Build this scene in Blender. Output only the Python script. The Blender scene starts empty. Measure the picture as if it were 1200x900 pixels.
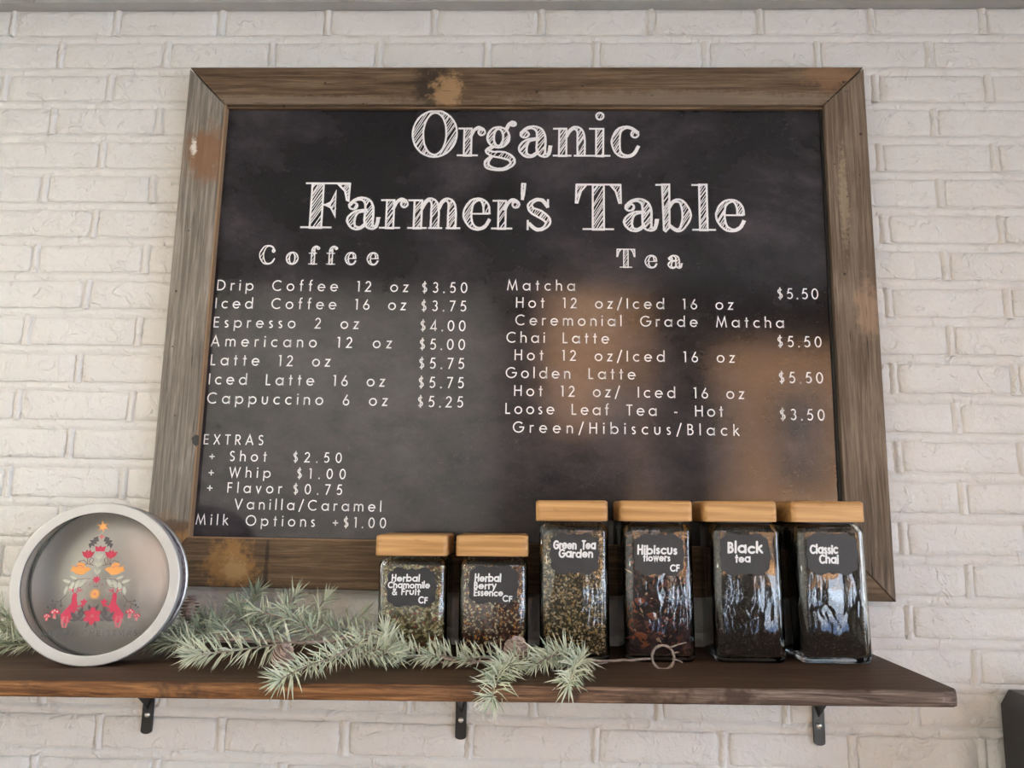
import bpy, bmesh, math, random
from mathutils import Vector, Matrix, noise
from math import sin, cos, pi, radians as R

SC = bpy.context.scene
COL = SC.collection
rnd = random.Random(7)

# ------------------------------------------------------------------ camera
cam_d = bpy.data.cameras.new('camera'); cam = bpy.data.objects.new('camera', cam_d); COL.objects.link(cam)
cam_d.sensor_width = 36; cam_d.lens = 901 / 1200 * 36; cam_d.clip_start = .02
yaw, pit, rol = .0332, .1636, .0185
CAM = Vector((.1014, -1.3137, 1.75))
fw = Vector((-sin(yaw)*cos(pit), cos(yaw)*cos(pit), sin(pit)))
rt = Vector((cos(yaw), sin(yaw), 0)); up = rt.cross(fw)
rt, up = cos(rol)*rt + sin(rol)*up, -sin(rol)*rt + cos(rol)*up
m = Matrix((rt, up, -fw)).transposed().to_4x4(); m.translation = CAM
cam.matrix_world = m
SC.camera = cam

# ------------------------------------------------------------------ world, lights, exposure
SC.view_settings.view_transform = 'Standard'; SC.view_settings.look = 'None'
SC.view_settings.gamma = 1; SC.view_settings.use_curve_mapping = False
SC.view_settings.exposure = 0.62
SC.cycles.max_bounces = 12; SC.cycles.diffuse_bounces = 4; SC.cycles.glossy_bounces = 5
SC.cycles.transmission_bounces = 12; SC.cycles.transparent_max_bounces = 12
SC.cycles.sample_clamp_indirect = 4.0
SC.cycles.caustics_reflective = False
w = bpy.data.worlds.new('sky'); SC.world = w; w.use_nodes = True
nt = w.node_tree; nt.nodes.clear()
bg = nt.nodes.new('ShaderNodeBackground'); wo = nt.nodes.new('ShaderNodeOutputWorld')
tc = nt.nodes.new('ShaderNodeTexCoord'); sx = nt.nodes.new('ShaderNodeSeparateXYZ'); cr = nt.nodes.new('ShaderNodeValToRGB')
nt.links.new(tc.outputs['Generated'], sx.inputs[0]); nt.links.new(sx.outputs['Z'], cr.inputs[0])
cr.color_ramp.elements[0].color = (.62, .74, .92, 1); cr.color_ramp.elements[1].color = (.16, .32, .75, 1)
nt.links.new(cr.outputs[0], bg.inputs[0]); bg.inputs[1].default_value = 9.0
nt.links.new(bg.outputs[0], wo.inputs[0])

def light(name, kind, loc, rot, energy, color=(1, 1, 1), size=None, size_y=None, **kw):
    d = bpy.data.lights.new(name, kind); o = bpy.data.objects.new(name, d); COL.objects.link(o)
    o.location = loc; o.rotation_euler = rot; d.energy = energy; d.color = color
    if kind == 'AREA':
        d.shape = 'RECTANGLE'; d.size = size; d.size_y = size_y
    for k, v in kw.items(): setattr(d, k, v)
    return o
# the sun stands behind the building's front, high on the street side: it lights the street and the facade opposite
light('sun', 'SUN', (0, 0, 20), (R(-40), R(0), R(20)), 58.0, (1, .93, .82), angle=R(.6))
# LED panels: the lamps of the room, set in its ceilings
LED = [(-1.55, -2.75, 3.59, .6, 1.2, 60), (.6, -2.75, 3.59, .6, 1.2, 34), (-1.785, -1.515, 2.683, .58, .58, 13)]
for (x, y, z, sx_, sy_, e) in LED:
    light('panel_lamp', 'AREA', (x, y, z - .012), (0, 0, 0), e, (1, .93, .82), sx_ - .04, sy_ - .04)

# ------------------------------------------------------------------ helpers
def tag(o, label=None, cat=None, group=None, kind=None):
    if label: o['label'] = label
    if cat: o['category'] = cat
    if group: o['group'] = group
    if kind: o['kind'] = kind
    return o
def empty(name, loc=(0, 0, 0), rot=(0, 0, 0)):
    o = bpy.data.objects.new(name, None); COL.objects.link(o); o.location = loc; o.rotation_euler = rot
    o.empty_display_size = .05
    return o
def link(name, me, mats=None, parent=None, smooth=False, loc=None):
    o = bpy.data.objects.new(name, me); COL.objects.link(o)
    if mats is not None:
        if not isinstance(mats, (list, tuple)): mats = [mats]
        for mm in mats: me.materials.append(mm)
    if smooth:
        for p in me.polygons: p.use_smooth = True
    if parent: o.parent = parent
    if loc: o.location = loc
    return o
class MB:
    def __init__(s): s.v = []; s.f = []; s.m = []
    def add(s, vs, fs, mi=0):
        b = len(s.v); s.v += [tuple(v) for v in vs]
        for f in fs: s.f.append(tuple(b + i for i in f)); s.m.append(mi)
    def box(s, x0, x1, y0, y1, z0, z1, mi=0):
        vs = [(x, y, z) for z in (z0, z1) for y in (y0, y1) for x in (x0, x1)]
        s.add(vs, [(0, 2, 3, 1), (4, 5, 7, 6), (0, 1, 5, 4), (2, 6, 7, 3), (0, 4, 6, 2), (1, 3, 7, 5)], mi)
    def prism(s, poly, y0, y1, mi=0):            # poly in x,z extruded along y (y0 front)
        n = len(poly); vs = [(x, y0, z) for x, z in poly] + [(x, y1, z) for x, z in poly]
        s.add(vs, [tuple(range(n)), tuple(range(2*n-1, n-1, -1))] + [(i+n, (i+1) % n + n, (i+1) % n, i) for i in range(n)], mi)
    def tube(s, pts, rads, n=6, mi=0, cap=True):
        pts = [Vector(p) for p in pts]; rings = []
        if not isinstance(rads, (list, tuple)): rads = [rads]*len(pts)
        ref = Vector((0, 0, 1))
        for i, p in enumerate(pts):
            d = (pts[min(i+1, len(pts)-1)] - pts[max(i-1, 0)]).normalized()
            a = d.cross(ref)
            if a.length < .1: a = d.cross(Vector((0, 1, 0)))
            a.normalize(); b = d.cross(a)
            rings.append([p + rads[i]*(cos(2*pi*k/n)*a + sin(2*pi*k/n)*b) for k in range(n)])
        vs = [v for r in rings for v in r]
        fs = [(i*n+k, i*n+(k+1) % n, (i+1)*n+(k+1) % n, (i+1)*n+k) for i in range(len(pts)-1) for k in range(n)]
        if cap: fs += [tuple(range(n-1, -1, -1)), tuple(range((len(pts)-1)*n, len(pts)*n))]
        s.add(vs, fs, mi)
    def lathe(s, prof, n=48, mi=0, closed=False):     # profile (r, y) about the y axis
        vs = [(r*cos(2*pi*k/n), y, r*sin(2*pi*k/n)) for r, y in prof for k in range(n)]
        L = len(prof); fs = []
        for i in range(L if closed else L-1):
            j = (i+1) % L
            for k in range(n): fs.append((i*n+k, i*n+(k+1) % n, j*n+(k+1) % n, j*n+k))
        s.add(vs, fs, mi)
    def mesh(s, name):
        me = bpy.data.meshes.new(name); me.from_pydata(s.v, [], s.f); 
        if any(s.m): me.polygons.foreach_set('material_index', s.m)
        me.update(); return me
    def build(s, name, mats, parent=None, smooth=False, loc=None, fix=False, bevel=0, seg=2):
        me = s.mesh(name)
        if fix or bevel:
            bm = bmesh.new(); bm.from_mesh(me)
            bmesh.ops.recalc_face_normals(bm, faces=bm.faces)
            if bevel: bmesh.ops.bevel(bm, geom=[e for e in bm.edges if e.calc_face_angle(0) > .6], offset=bevel, segments=seg, affect='EDGES', profile=.5)
            bm.to_mesh(me); bm.free()
        return link(name, me, mats, parent, smooth, loc)

# ------------------------------------------------------------------ materials
class NT:
    def __init__(s, name):
        s.mat = bpy.data.materials.new(name); s.mat.use_nodes = True; s.t = s.mat.node_tree
        s.b = s.t.nodes['Principled BSDF']; s.out = s.t.nodes['Material Output']
        s.tc = s.t.nodes.new('ShaderNodeTexCoord')
    def n(s, typ, **kw):
        nd = s.t.nodes.new(typ)
        for k, v in kw.items():
            if k.startswith('i_'): nd.inputs[k[2:].replace('_', ' ')].default_value = v
            else: setattr(nd, k, v)
        return nd
    def l(s, a, b): s.t.links.new(a, b)
    def pos(s, scale=(1, 1, 1), coord='geo', rot=(0, 0, 0), loc=(0, 0, 0)):
        mp = s.n('ShaderNodeMapping'); mp.inputs['Scale'].default_value = scale; mp.inputs['Rotation'].default_value = rot; mp.inputs['Location'].default_value = loc
        if coord == 'geo': g = s.n('ShaderNodeNewGeometry'); s.l(g.outputs['Position'], mp.inputs[0])
        else: s.l(s.tc.outputs[coord], mp.inputs[0])
        return mp.outputs[0]
    def noise(s, vec, scale, detail=4, rough=.55, dist=0):
        nd = s.n('ShaderNodeTexNoise'); nd.inputs['Scale'].default_value = scale; nd.inputs['Detail'].default_value = detail
        nd.inputs['Roughness'].default_value = rough; nd.inputs['Distortion'].default_value = dist; s.l(vec, nd.inputs['Vector']); return nd.outputs['Fac']
    def ramp(s, fac, stops, interp='LINEAR'):
        r = s.n('ShaderNodeValToRGB'); r.color_ramp.interpolation = interp; e = r.color_ramp.elements
        while len(e) < len(stops): e.new(.5)
        for i, (p, c) in enumerate(stops):
            e[i].position = p; e[i].color = (*c, 1) if isinstance(c, (tuple, list)) else (c, c, c, 1)
        s.l(fac, r.inputs[0]); return r.outputs[0]
    def mix(s, fac, a, b, typ='MIX'):
        m_ = s.n('ShaderNodeMixRGB', blend_type=typ)
        for sock, v in ((m_.inputs[0], fac), (m_.inputs[1], a), (m_.inputs[2], b)):
            if isinstance(v, (int, float)): sock.default_value = v
            elif isinstance(v, (tuple, list)): sock.default_value = (*v, 1)
            else: s.l(v, sock)
        return m_.outputs[0]
    def math(s, op, a, b=0.0, c=None, clamp=False):
        m_ = s.n('ShaderNodeMath', operation=op, use_clamp=clamp)
        for i, v in enumerate((a, b) + ((c,) if c is not None else ())):
            if isinstance(v, (int, float)): m_.inputs[i].default_value = v
            else: s.l(v, m_.inputs[i])
        return m_.outputs[0]
    def bump(s, h, dist=.001, strength=1, prev=None):
        b_ = s.n('ShaderNodeBump'); b_.inputs['Strength'].default_value = strength; b_.inputs['Distance'].default_value = dist
        s.l(h, b_.inputs['Height'])
        if prev is not None: s.l(prev, b_.inputs['Normal'])
        s.l(b_.outputs[0], s.b.inputs['Normal']); return b_.outputs[0]
    def set(s, col=None, rough=None, metal=None, spec=None, **kw):
        def put(k, v):
            if v is None: return
            sk = s.b.inputs[k]
            if isinstance(v, (int, float)): sk.default_value = v
            elif isinstance(v, (tuple, list)): sk.default_value = (*v, 1) if len(v) == 3 else v
            else: s.l(v, sk)
        put('Base Color', col); put('Roughness', rough); put('Metallic', metal); put('Specular IOR Level', spec)
        for k, v in kw.items(): put(k.replace('_', ' '), v)
        return s.mat
def plain(name, col, rough=.5, metal=0, var=.12, scale=40, spec=.5):
    t = NT(name); f = t.noise(t.pos(coord='geo'), scale, 3)
    c = t.ramp(f, [(.3, tuple(x*(1-var) for x in col)), (.7, tuple(min(1, x*(1+var)) for x in col))])
    return t.set(c, rough, metal, spec)
def axis(t, k, a, b):                              # 0..1 ramp of world position along an axis
    g = t.n('ShaderNodeNewGeometry'); s_ = t.n('ShaderNodeSeparateXYZ'); t.l(g.outputs['Position'], s_.inputs[0])
    mr = t.n('ShaderNodeMapRange'); mr.inputs['From Min'].default_value = a; mr.inputs['From Max'].default_value = b
    t.l(s_.outputs['XYZ'.index(k)], mr.inputs[0]); return mr.outputs[0]
def spot(t, c, r, power=1.0, wob=.35, seed=0):     # irregular stain mask around a point
    v = t.pos(loc=(0, 0, 0)); sub = t.n('ShaderNodeVectorMath', operation='SUBTRACT'); t.l(v, sub.inputs[0]); sub.inputs[1].default_value = c
    dv = t.n('ShaderNodeVectorMath', operation='DIVIDE'); t.l(sub.outputs[0], dv.inputs[0]); dv.inputs[1].default_value = r
    ln = t.n('ShaderNodeVectorMath', operation='LENGTH'); t.l(dv.outputs[0], ln.inputs[0])
    nz = t.noise(t.pos(scale=(1, 1, 1), loc=(seed, 0, 0)), max(45, .9/min(r[0], r[2])), 6, .8)
    d = t.math('ADD', ln.outputs['Value'], t.math('MULTIPLY', t.math('SUBTRACT', nz, .5), wob*8))
    mr = t.n('ShaderNodeMapRange'); mr.inputs['From Min'].default_value = 1.15; mr.inputs['From Max'].default_value = .6; t.l(d, mr.inputs[0])
    return t.math('MULTIPLY', mr.outputs[0], power, clamp=True)

def wall_paint():
    t = NT('white_wall_paint'); p = t.pos()
    c = t.ramp(t.noise(p, 5, 3), [(.35, (.80, .78, .735)), (.65, (.85, .835, .795))])
    pit = t.ramp(t.noise(p, 130, 3, .6), [(.27, 0.0), (.33, 1.0)])
    c = t.mix(t.ramp(t.noise(p, 38, 5, .8), [(.24, 1.0), (.30, 0.0)]), c, (.62, .59, .55))
    h1 = t.noise(p, 55, 5, .62, .4); h2 = t.noise(p, 330, 3, .7); 
    lump = t.ramp(t.noise(p, 32, 3, .5, 1.2), [(.55, 0.0), (.72, 1.0)])
    h = t.math('ADD', t.math('MULTIPLY', h1, 1.0), t.math('MULTIPLY', h2, .2))
    h = t.math('ADD', h, t.math('MULTIPLY', lump, .5)); h = t.math('ADD', h, t.math('MULTIPLY', pit, .16))
    t.bump(h, .0040, 1.0)
    return t.set(c, .42, spec=.35)
M_WALL = wall_paint()
def wood(name, along, stops, gscale=14, stretch=26, rough=.7, bump=.0008, overlay=(), fine=.5):
    t = NT(name); sc = [stretch]*3; sc['XYZ'.index(along)] = 1.0
    p = t.pos(scale=tuple(sc)); f = t.noise(p, gscale/2.6, 6, .68, .8); g2 = t.noise(t.pos(scale=tuple(x*3 for x in sc)), gscale/1.8, 4, .8)
    ff = t.math('ADD', t.math('MULTIPLY', f, 1-fine*.5), t.math('MULTIPLY', g2, fine*.5))
    c = t.ramp(ff, stops)
    c = t.mix(t.ramp(t.noise(t.pos(), 9, 3), [(.4, 0.0), (.7, .35)]), c, stops[0][1])
    for (mask_c, mask_r, col, pw, wob, seed) in overlay:
        c = t.mix(spot(t, mask_c, mask_r, pw, wob, seed), c, col)
    # dark checks and nail holes
    ck = t.ramp(t.noise(t.pos(scale=tuple(x*2 for x in sc)), gscale/3, 2, .5), [(.25, 1.0), (.29, 0.0)])
    c = t.mix(ck, c, (.02, .014, .01))
    vo = t.n('ShaderNodeTexVoronoi'); vo.inputs['Scale'].default_value = 22; t.l(t.pos(), vo.inputs['Vector'])
    c = t.mix(t.ramp(vo.outputs['Distance'], [(.05, .9), (.07, 0.0)]), c, (.03, .02, .015))
    t.bump(t.math('ADD', ff, t.math('MULTIPLY', ck, -1.0)), bump, .9)
    return t.set(c, rough, spec=.3)
Y0 = 0
M_RAIL_TOP = wood('weathered_brown_wood', 'X', [(.36, (.045, .026, .014)), (.5, (.112, .070, .039)), (.64, (.215, .15, .095))],
    overlay=[((-.10, -.03, 2.51), (.035, .1, .05), (.03, .02, .014), .9, .3, 3), ((-.07, -.03, 2.50), (.03, .1, .035), (.36, .22, .11), .8, .4, 8),
             ((.35, -.03, 2.482), (.35, .1, .018), (.25, .195, .145), .5, .25, 1), ((-.35, -.03, 2.478), (.25, .1, .012), (.23, .18, .135), .5, .25, 2),
             ((.62, -.03, 2.53), (.05, .1, .03), (.24, .13, .07), .6, .3, 5)])
M_RAIL_LEFT = wood('weathered_grey_wood', 'Z', [(.36, (.10, .085, .068)), (.5, (.225, .195, .16)), (.64, (.39, .35, .30))],
    overlay=[((-.50, -.03, 2.375), (.045, .1, .055), (.22, .11, .055), .85, .25, 4), ((-.525, -.03, 2.388), (.006, .1, .014), (.75, .70, .62), 1, .5, 11),
             ((-.50, -.03, 1.68), (.06, .1, .045), (.32, .16, .055), .85, .3, 6), ((-.50, -.03, 1.715), (.05, .1, .012), (.09, .06, .04), .8, .3, 9)])
M_RAIL_RIGHT = wood('weathered_tan_wood', 'Z', [(.36, (.070, .048, .031)), (.5, (.16, .115, .080)), (.64, (.29, .225, .165))],
    overlay=[((.63, -.03, 2.30), (.008, .1, .09), (.36, .28, .19), .5, .4, 2), ((.66, -.03, 2.10), (.02, .1, .05), (.45, .28, .18), .4, .3, 7)])
M_RAIL_BOT = wood('dark_stained_wood', 'X', [(.36, (.045, .028, .015)), (.5, (.12, .075, .04)), (.64, (.24, .16, .095))],
    overlay=[((-.40, -.03, 1.655), (.045, .1, .045), (.34, .18, .06), .8, .35, 4), ((-.395, -.03, 1.65), (.02, .1, .02), (.50, .33, .15), .6, .5, 5), ((-.34, -.03, 1.65), (.004, .1, .06), (.02, .014, .01), .7, .2, 5)])
M_LIP = wood('pale_cut_wood', 'Z', [(.3, (.22, .13, .07)), (.7, (.36, .24, .15))])
M_SHELF = wood('dark_walnut_shelf', 'X', [(.36, (.045, .022, .011)), (.5, (.088, .047, .026)), (.64, (.135, .078, .045))], rough=.62, bump=.0004)
M_EDGE = wood('raw_shelf_edge', 'X', [(.3, (.10, .042, .016)), (.5, (.21, .095, .035)), (.7, (.34, .17, .07))], bump=.0012)
def edge_mat():
    t = NT('live_shelf_edge')
    p = t.pos(scale=(1, 22, 22)); f = t.noise(p, 9, 6, .7, .8)
    a = t.ramp(f, [(.36, (.055, .022, .008)), (.5, (.155, .066, .022)), (.64, (.29, .14, .052))])
    b = t.ramp(f, [(.36, (.040, .025, .018)), (.5, (.10, .068, .051)), (.64, (.22, .165, .135))])
    c = t.mix(t.ramp(axis(t, 'X', -.1, .35), [(0, 0.0), (1, 1.0)]), a, b)
    c = t.mix(t.ramp(t.noise(t.pos(), 11, 4, .7), [(.6, 0.0), (.68, .8)]), c, (.04, .02, .012))
    t.bump(f, .0014, .9); return t.set(c, .65, spec=.3)
M_EDGE = edge_mat()
def bamboo():
    t = NT('bamboo'); p = t.pos(scale=(1.2, 30, 30)); f = t.noise(p, 5, 4, .5)
    c = t.ramp(f, [(.34, (.42, .215, .07)), (.5, (.56, .31, .115)), (.66, (.68, .40, .17))])
    st = t.n('ShaderNodeTexWave', bands_direction='Z'); st.inputs['Scale'].default_value = 40; st.inputs['Distortion'].default_value = 1.5; t.l(t.pos(scale=(.15, .15, 1)), st.inputs['Vector'])
    c = t.mix(t.math('MULTIPLY', st.outputs['Fac'], .14), c, (.40, .20, .07))
    k = t.ramp(t.noise(t.pos(scale=(1, 4, 4)), 30, 2), [(.66, 0.0), (.70, .5)]); c = t.mix(k, c, (.40, .19, .06))
    t.bump(f, .0002, .6); return t.set(c, .45, spec=.4)
M_BAMBOO = bamboo()
def chalk():
    t = NT('printed_chalkboard'); p = t.pos()
    big = t.noise(t.pos(scale=(1, 1, 1.2)), 3.0, 5, .6, .7); mid = t.noise(t.pos(scale=(1, 1, 1.6), rot=(0, .5, 0)), 10, 6, .72)
    f = t.math('ADD', t.math('MULTIPLY', big, .65), t.math('MULTIPLY', mid, .35))
    c = t.ramp(f, [(.42, (.009, .0085, .011)), (.52, (.023, .020, .024)), (.64, (.062, .054, .060))])
    # the lower middle of the print is chalkier
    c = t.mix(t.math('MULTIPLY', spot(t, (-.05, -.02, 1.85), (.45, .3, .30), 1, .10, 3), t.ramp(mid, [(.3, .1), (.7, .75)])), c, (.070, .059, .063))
    dust = t.ramp(t.noise(p, 500, 2, .6), [(.66, 0.0), (.76, .35)]); c = t.mix(dust, c, (.30, .28, .28))
    sc_ = t.n('ShaderNodeTexNoise'); sc_.inputs['Scale'].default_value = 5; sc_.inputs['Detail'].default_value = 5; sc_.inputs['Distortion'].default_value = 3.5; t.l(p, sc_.inputs['Vector'])
    lines = t.math('ABSOLUTE', t.math('SUBTRACT', sc_.outputs['Fac'], .5)); brk = t.ramp(t.noise(p, 12, 2), [(.60, 0.0), (.68, .2)])
    c = t.mix(t.math('MULTIPLY', t.ramp(lines, [(0.0, 1.0), (.0022, 0.0)]), brk), c, (.33, .30, .30))
    t.bump(t.noise(p, 700, 2), .00006, .5)
    rr = t.ramp(mid, [(.3, .07), (.7, .13)])
    return t.set(c, rr, spec=.55)
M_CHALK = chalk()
M_INK = plain('white_vinyl_print', (.95, .94, .94), .45, var=.03)
M_PEN = plain('white_paint_pen', (.93, .93, .92), .5, var=.02)
M_SLATE = plain('charcoal_label', (.024, .024, .026), .55, var=.18, scale=60)
M_BLACK = plain('black_powder_coat', (.012, .012, .013), .38, var=.1)
M_BLACKBOX = plain('black_plastic', (.020, .019, .020), .42, var=.15)
M_GRILLE = plain('black_fabric_grille', (.014, .012, .012), .8, var=.2, scale=400)
M_SCREW = plain('zinc_screw', (.75, .75, .72), .3, .9, .15, 300)
M_GASKET = plain('dark_gasket', (.02, .02, .02), .4)
M_TEE = plain('ceiling_grid_paint', (.40, .40, .385), .45, var=.04)
def tile_mat():
    t = NT('ceiling_tile'); n_ = t.noise(t.pos(), 160, 3, .7); t.bump(n_, .001, .6)
    return t.set(t.ramp(n_, [(.3, (.42, .43, .42)), (.6, (.50, .50, .485))]), .9, spec=.2)
M_TILE = tile_mat()
M_TIN = NT('brushed_tin'); _p = M_TIN.pos(scale=(1, 1, 1), coord='Object'); M_TIN.set(M_TIN.ramp(M_TIN.noise(_p, 30, 3), [(.3, (.52, .50, .47)), (.7, (.58, .56, .53))]), .42, 1.0); M_TIN = M_TIN.mat
M_RING = plain('satin_cream_lid', (.60, .585, .55), .36, .25, .03)
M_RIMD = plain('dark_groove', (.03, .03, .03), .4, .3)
def tinside():
    t = NT('printed_tin_side'); p = t.pos(coord='Object', scale=(1, 1.6, 1)); f = t.noise(p, 75, 4, .65, .8)
    return t.set(t.ramp(f, [(.44, (.42, .37, .42)), (.5, (.13, .09, .13)), (.56, (.04, .03, .05))]), .35, .4)
M_TINSIDE = tinside()
def glass(name, col=(1, 1, 1), rough=0.0, wave=.0):
    t = NT(name); g = t.n('ShaderNodeBsdfGlass'); g.inputs['Color'].default_value = (*col, 1); g.inputs['Roughness'].default_value = rough; g.inputs['IOR'].default_value = 1.62
    if wave:
        b_ = t.n('ShaderNodeBump'); b_.inputs['Strength'].default_value = 1; b_.inputs['Distance'].default_value = wave
        t.l(t.noise(t.pos(coord='Object', scale=(1, 1, .35)), 42, 2, .4, .5), b_.inputs['Height']); t.l(b_.outputs[0], g.inputs['Normal'])
    t.l(g.outputs[0], t.out.inputs['Surface']); return t.mat
M_GLASS = glass('jar_glass', (.97, .985, .98), 0, .0014)
def film(name, refl=1.0, tint=(.97, .97, .97)):
    t = NT(name); tr = t.n('ShaderNodeBsdfTransparent'); gl = t.n('ShaderNodeBsdfGlossy'); gl.inputs['Roughness'].default_value = .06
    tr.inputs['Color'].default_value = (*tint, 1)
    fr = t.n('ShaderNodeFresnel'); fr.inputs[0].default_value = 1.45; mx = t.n('ShaderNodeMixShader')
    t.l(t.math('MULTIPLY', fr.outputs[0], refl, clamp=True), mx.inputs[0]); t.l(tr.outputs[0], mx.inputs[1]); t.l(gl.outputs[0], mx.inputs[2]); t.l(mx.outputs[0], t.out.inputs['Surface']); return t.mat
M_FILM = film('clear_window_film', 1.6)
M_PANE = film('window_pane', 1.0)
M_NEEDLE = [plain('frosted_needle_pale', (.68, .71, .55), .7, var=.15, scale=70), plain('frosted_needle_green', (.50, .555, .40), .7, var=.18, scale=70), plain('frosted_needle_deep', (.27, .33, .23), .7, var=.2, scale=70)]
M_STEM = plain('frosted_twig', (.30, .235, .20), .8, var=.4, scale=200)
M_CONE = plain('frosted_cone_scale', (.34, .25, .20), .8, var=.35, scale=250)
M_CONEB = plain('rosy_cone_scale', (.52, .40, .34), .8, var=.3, scale=300)
M_PLASTER = plain('off_white_plaster', (.65, .655, .62), .8, var=.03, scale=4)
M_REAR = plain('dark_painted_wall', (.13, .115, .10), .7, var=.05, scale=4)
M_FLOORW = wood('brown_floor_boards', 'X', [(.3, (.17, .11, .07)), (.7, (.30, .21, .14))], stretch=8)
M_FRAMEW = plain('dark_window_frame', (.05, .045, .04), .5)
M_FACADE = plain('tan_stucco_facade', (.21, .105, .042), .9, var=.35, scale=1.2)
M_STREET = plain('pale_concrete', (.40, .41, .41), .9, var=.1, scale=2)
M_LED = NT('led_diffuser'); M_LED.set((.9, .9, .9), .5, Emission_Color=(1, .95, .88), Emission_Strength=4.0); M_LED = M_LED.mat

# ------------------------------------------------------------------ brick wall
BX, BZ = .2032, .06714
def row_z(r): return 2.6571 - (r-1)*BZ
def joint_x(i): return (i-4.5)*BX
HW, HH = .0945, .0258
def brick_mesh(k, hw=HW, hh=HH, simple=False):
    rr = random.Random(100+k); nx, nz = (5, 3) if simple else (16, 6)
    seed = Vector((k*3.7, k*1.3, 0))
    def wob(a, b, amp, sc): return amp*noise.noise(Vector((a*sc, b*sc, 0)) + seed)*2
    xs = [-hw + 2*hw*i/nx for i in range(nx+1)]; zs_ = [-hh + 2*hh*j/nz for j in range(nz+1)]
    V = []; F = []; idx = {}
    for j, z in enumerate(zs_):
        for i, x in enumerate(xs):
            u = abs(x)/hw; v = abs(z)/hh; edge = (i in (0, nx)) or (j in (0, nz))
            px = x*(1 - .004/hw); pz = z*(1 - .0030/hh)
            if i in (0, nx): px += wob(z, x, .0014, 90)
            if j in (0, nz): pz += wob(x, z+5, .0010, 60)
            if i in (0, nx) and j in (0, nz): px *= .985; pz *= .95
            y = .0007 if edge else -.0002
            y += wob(x+1, z, .0006, 28) + wob(x+9, z, .0004, 90)
            idx[i, j] = len(V); V.append((px, y, pz))
    for j in range(nz):
        for i in range(nx): F.append((idx[i, j], idx[i+1, j], idx[i+1, j+1], idx[i, j+1]))
    per = [(i, 0) for i in range(nx)] + [(nx, j) for j in range(nz)] + [(i, nz) for i in range(nx, 0, -1)] + [(0, j) for j in range(nz, 0, -1)]
    r0 = [idx[p] for p in per]
    for (gx, gz, yy) in ((.0024, .0018, .0023), (.0030, .0022, .0110)):
        r1 = []
        for q in per:
            a = V[idx[q]]; sx_ = 1 if a[0] > 0 else -1; sz = 1 if a[2] > 0 else -1
            dx = gx*sx_ if q[0] in (0, nx) else 0; dz = gz*sz if q[1] in (0, nz) else 0
            V.append((a[0]+dx, yy, a[2]+dz)); r1.append(len(V)-1)
        n = len(per)
        for q in range(n): F.append((r0[(q+1) % n], r0[q], r1[q], r1[(q+1) % n]))
        r0 = r1
    me = bpy.data.meshes.new('brick'); me.from_pydata(V, [], F); me.materials.append(M_WALL)
    for p in me.polygons: p.use_smooth = True
    return me
wall = empty('wall_back'); wall['kind'] = 'structure'
BR = [brick_mesh(k) for k in range(24)]
ceil_z = 2.683
for r in range(1, 23):
    odd = r % 2 == 1
    for c in range(-1, 11):
        x = joint_x(c) + (BX/2 if odd else BX)
        if x > 1.28 or x < -1.12: continue
        o = bpy.data.objects.new('brick', BR[rnd.randrange(24)]); COL.objects.link(o); o.parent = wall
        o.location = (x + rnd.uniform(-.0015, .0015), rnd.uniform(-.0006, .0006), row_z(r) + rnd.uniform(-.0006, .0006))
        o.rotation_euler = (0, rnd.uniform(-.004, .004), rnd.choice((0, 0, 0)) )
# the rest of the wall, beyond what the photograph shows: bricks joined
mb = MB(); sm = brick_mesh(99, simple=True)
sv = [v.co.copy() for v in sm.vertices]; sf = [tuple(p.vertices) for p in sm.polygons]
for r in range(1, 40):
    odd = r % 2 == 1
    for c in range(-9, 19):
        x = joint_x(c) + (BX/2 if odd else BX); z = row_z(r)
        if -1.12 <= x <= 1.28 and r < 23: continue
        if x < -2.5 or x > 2.9 or z < .04: continue
        mb.add([(v.x+x, v.y, v.z+z) for v in sv], sf)
o = mb.build('far_bricks', M_WALL, wall, True); o['kind'] = 'stuff'
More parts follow.
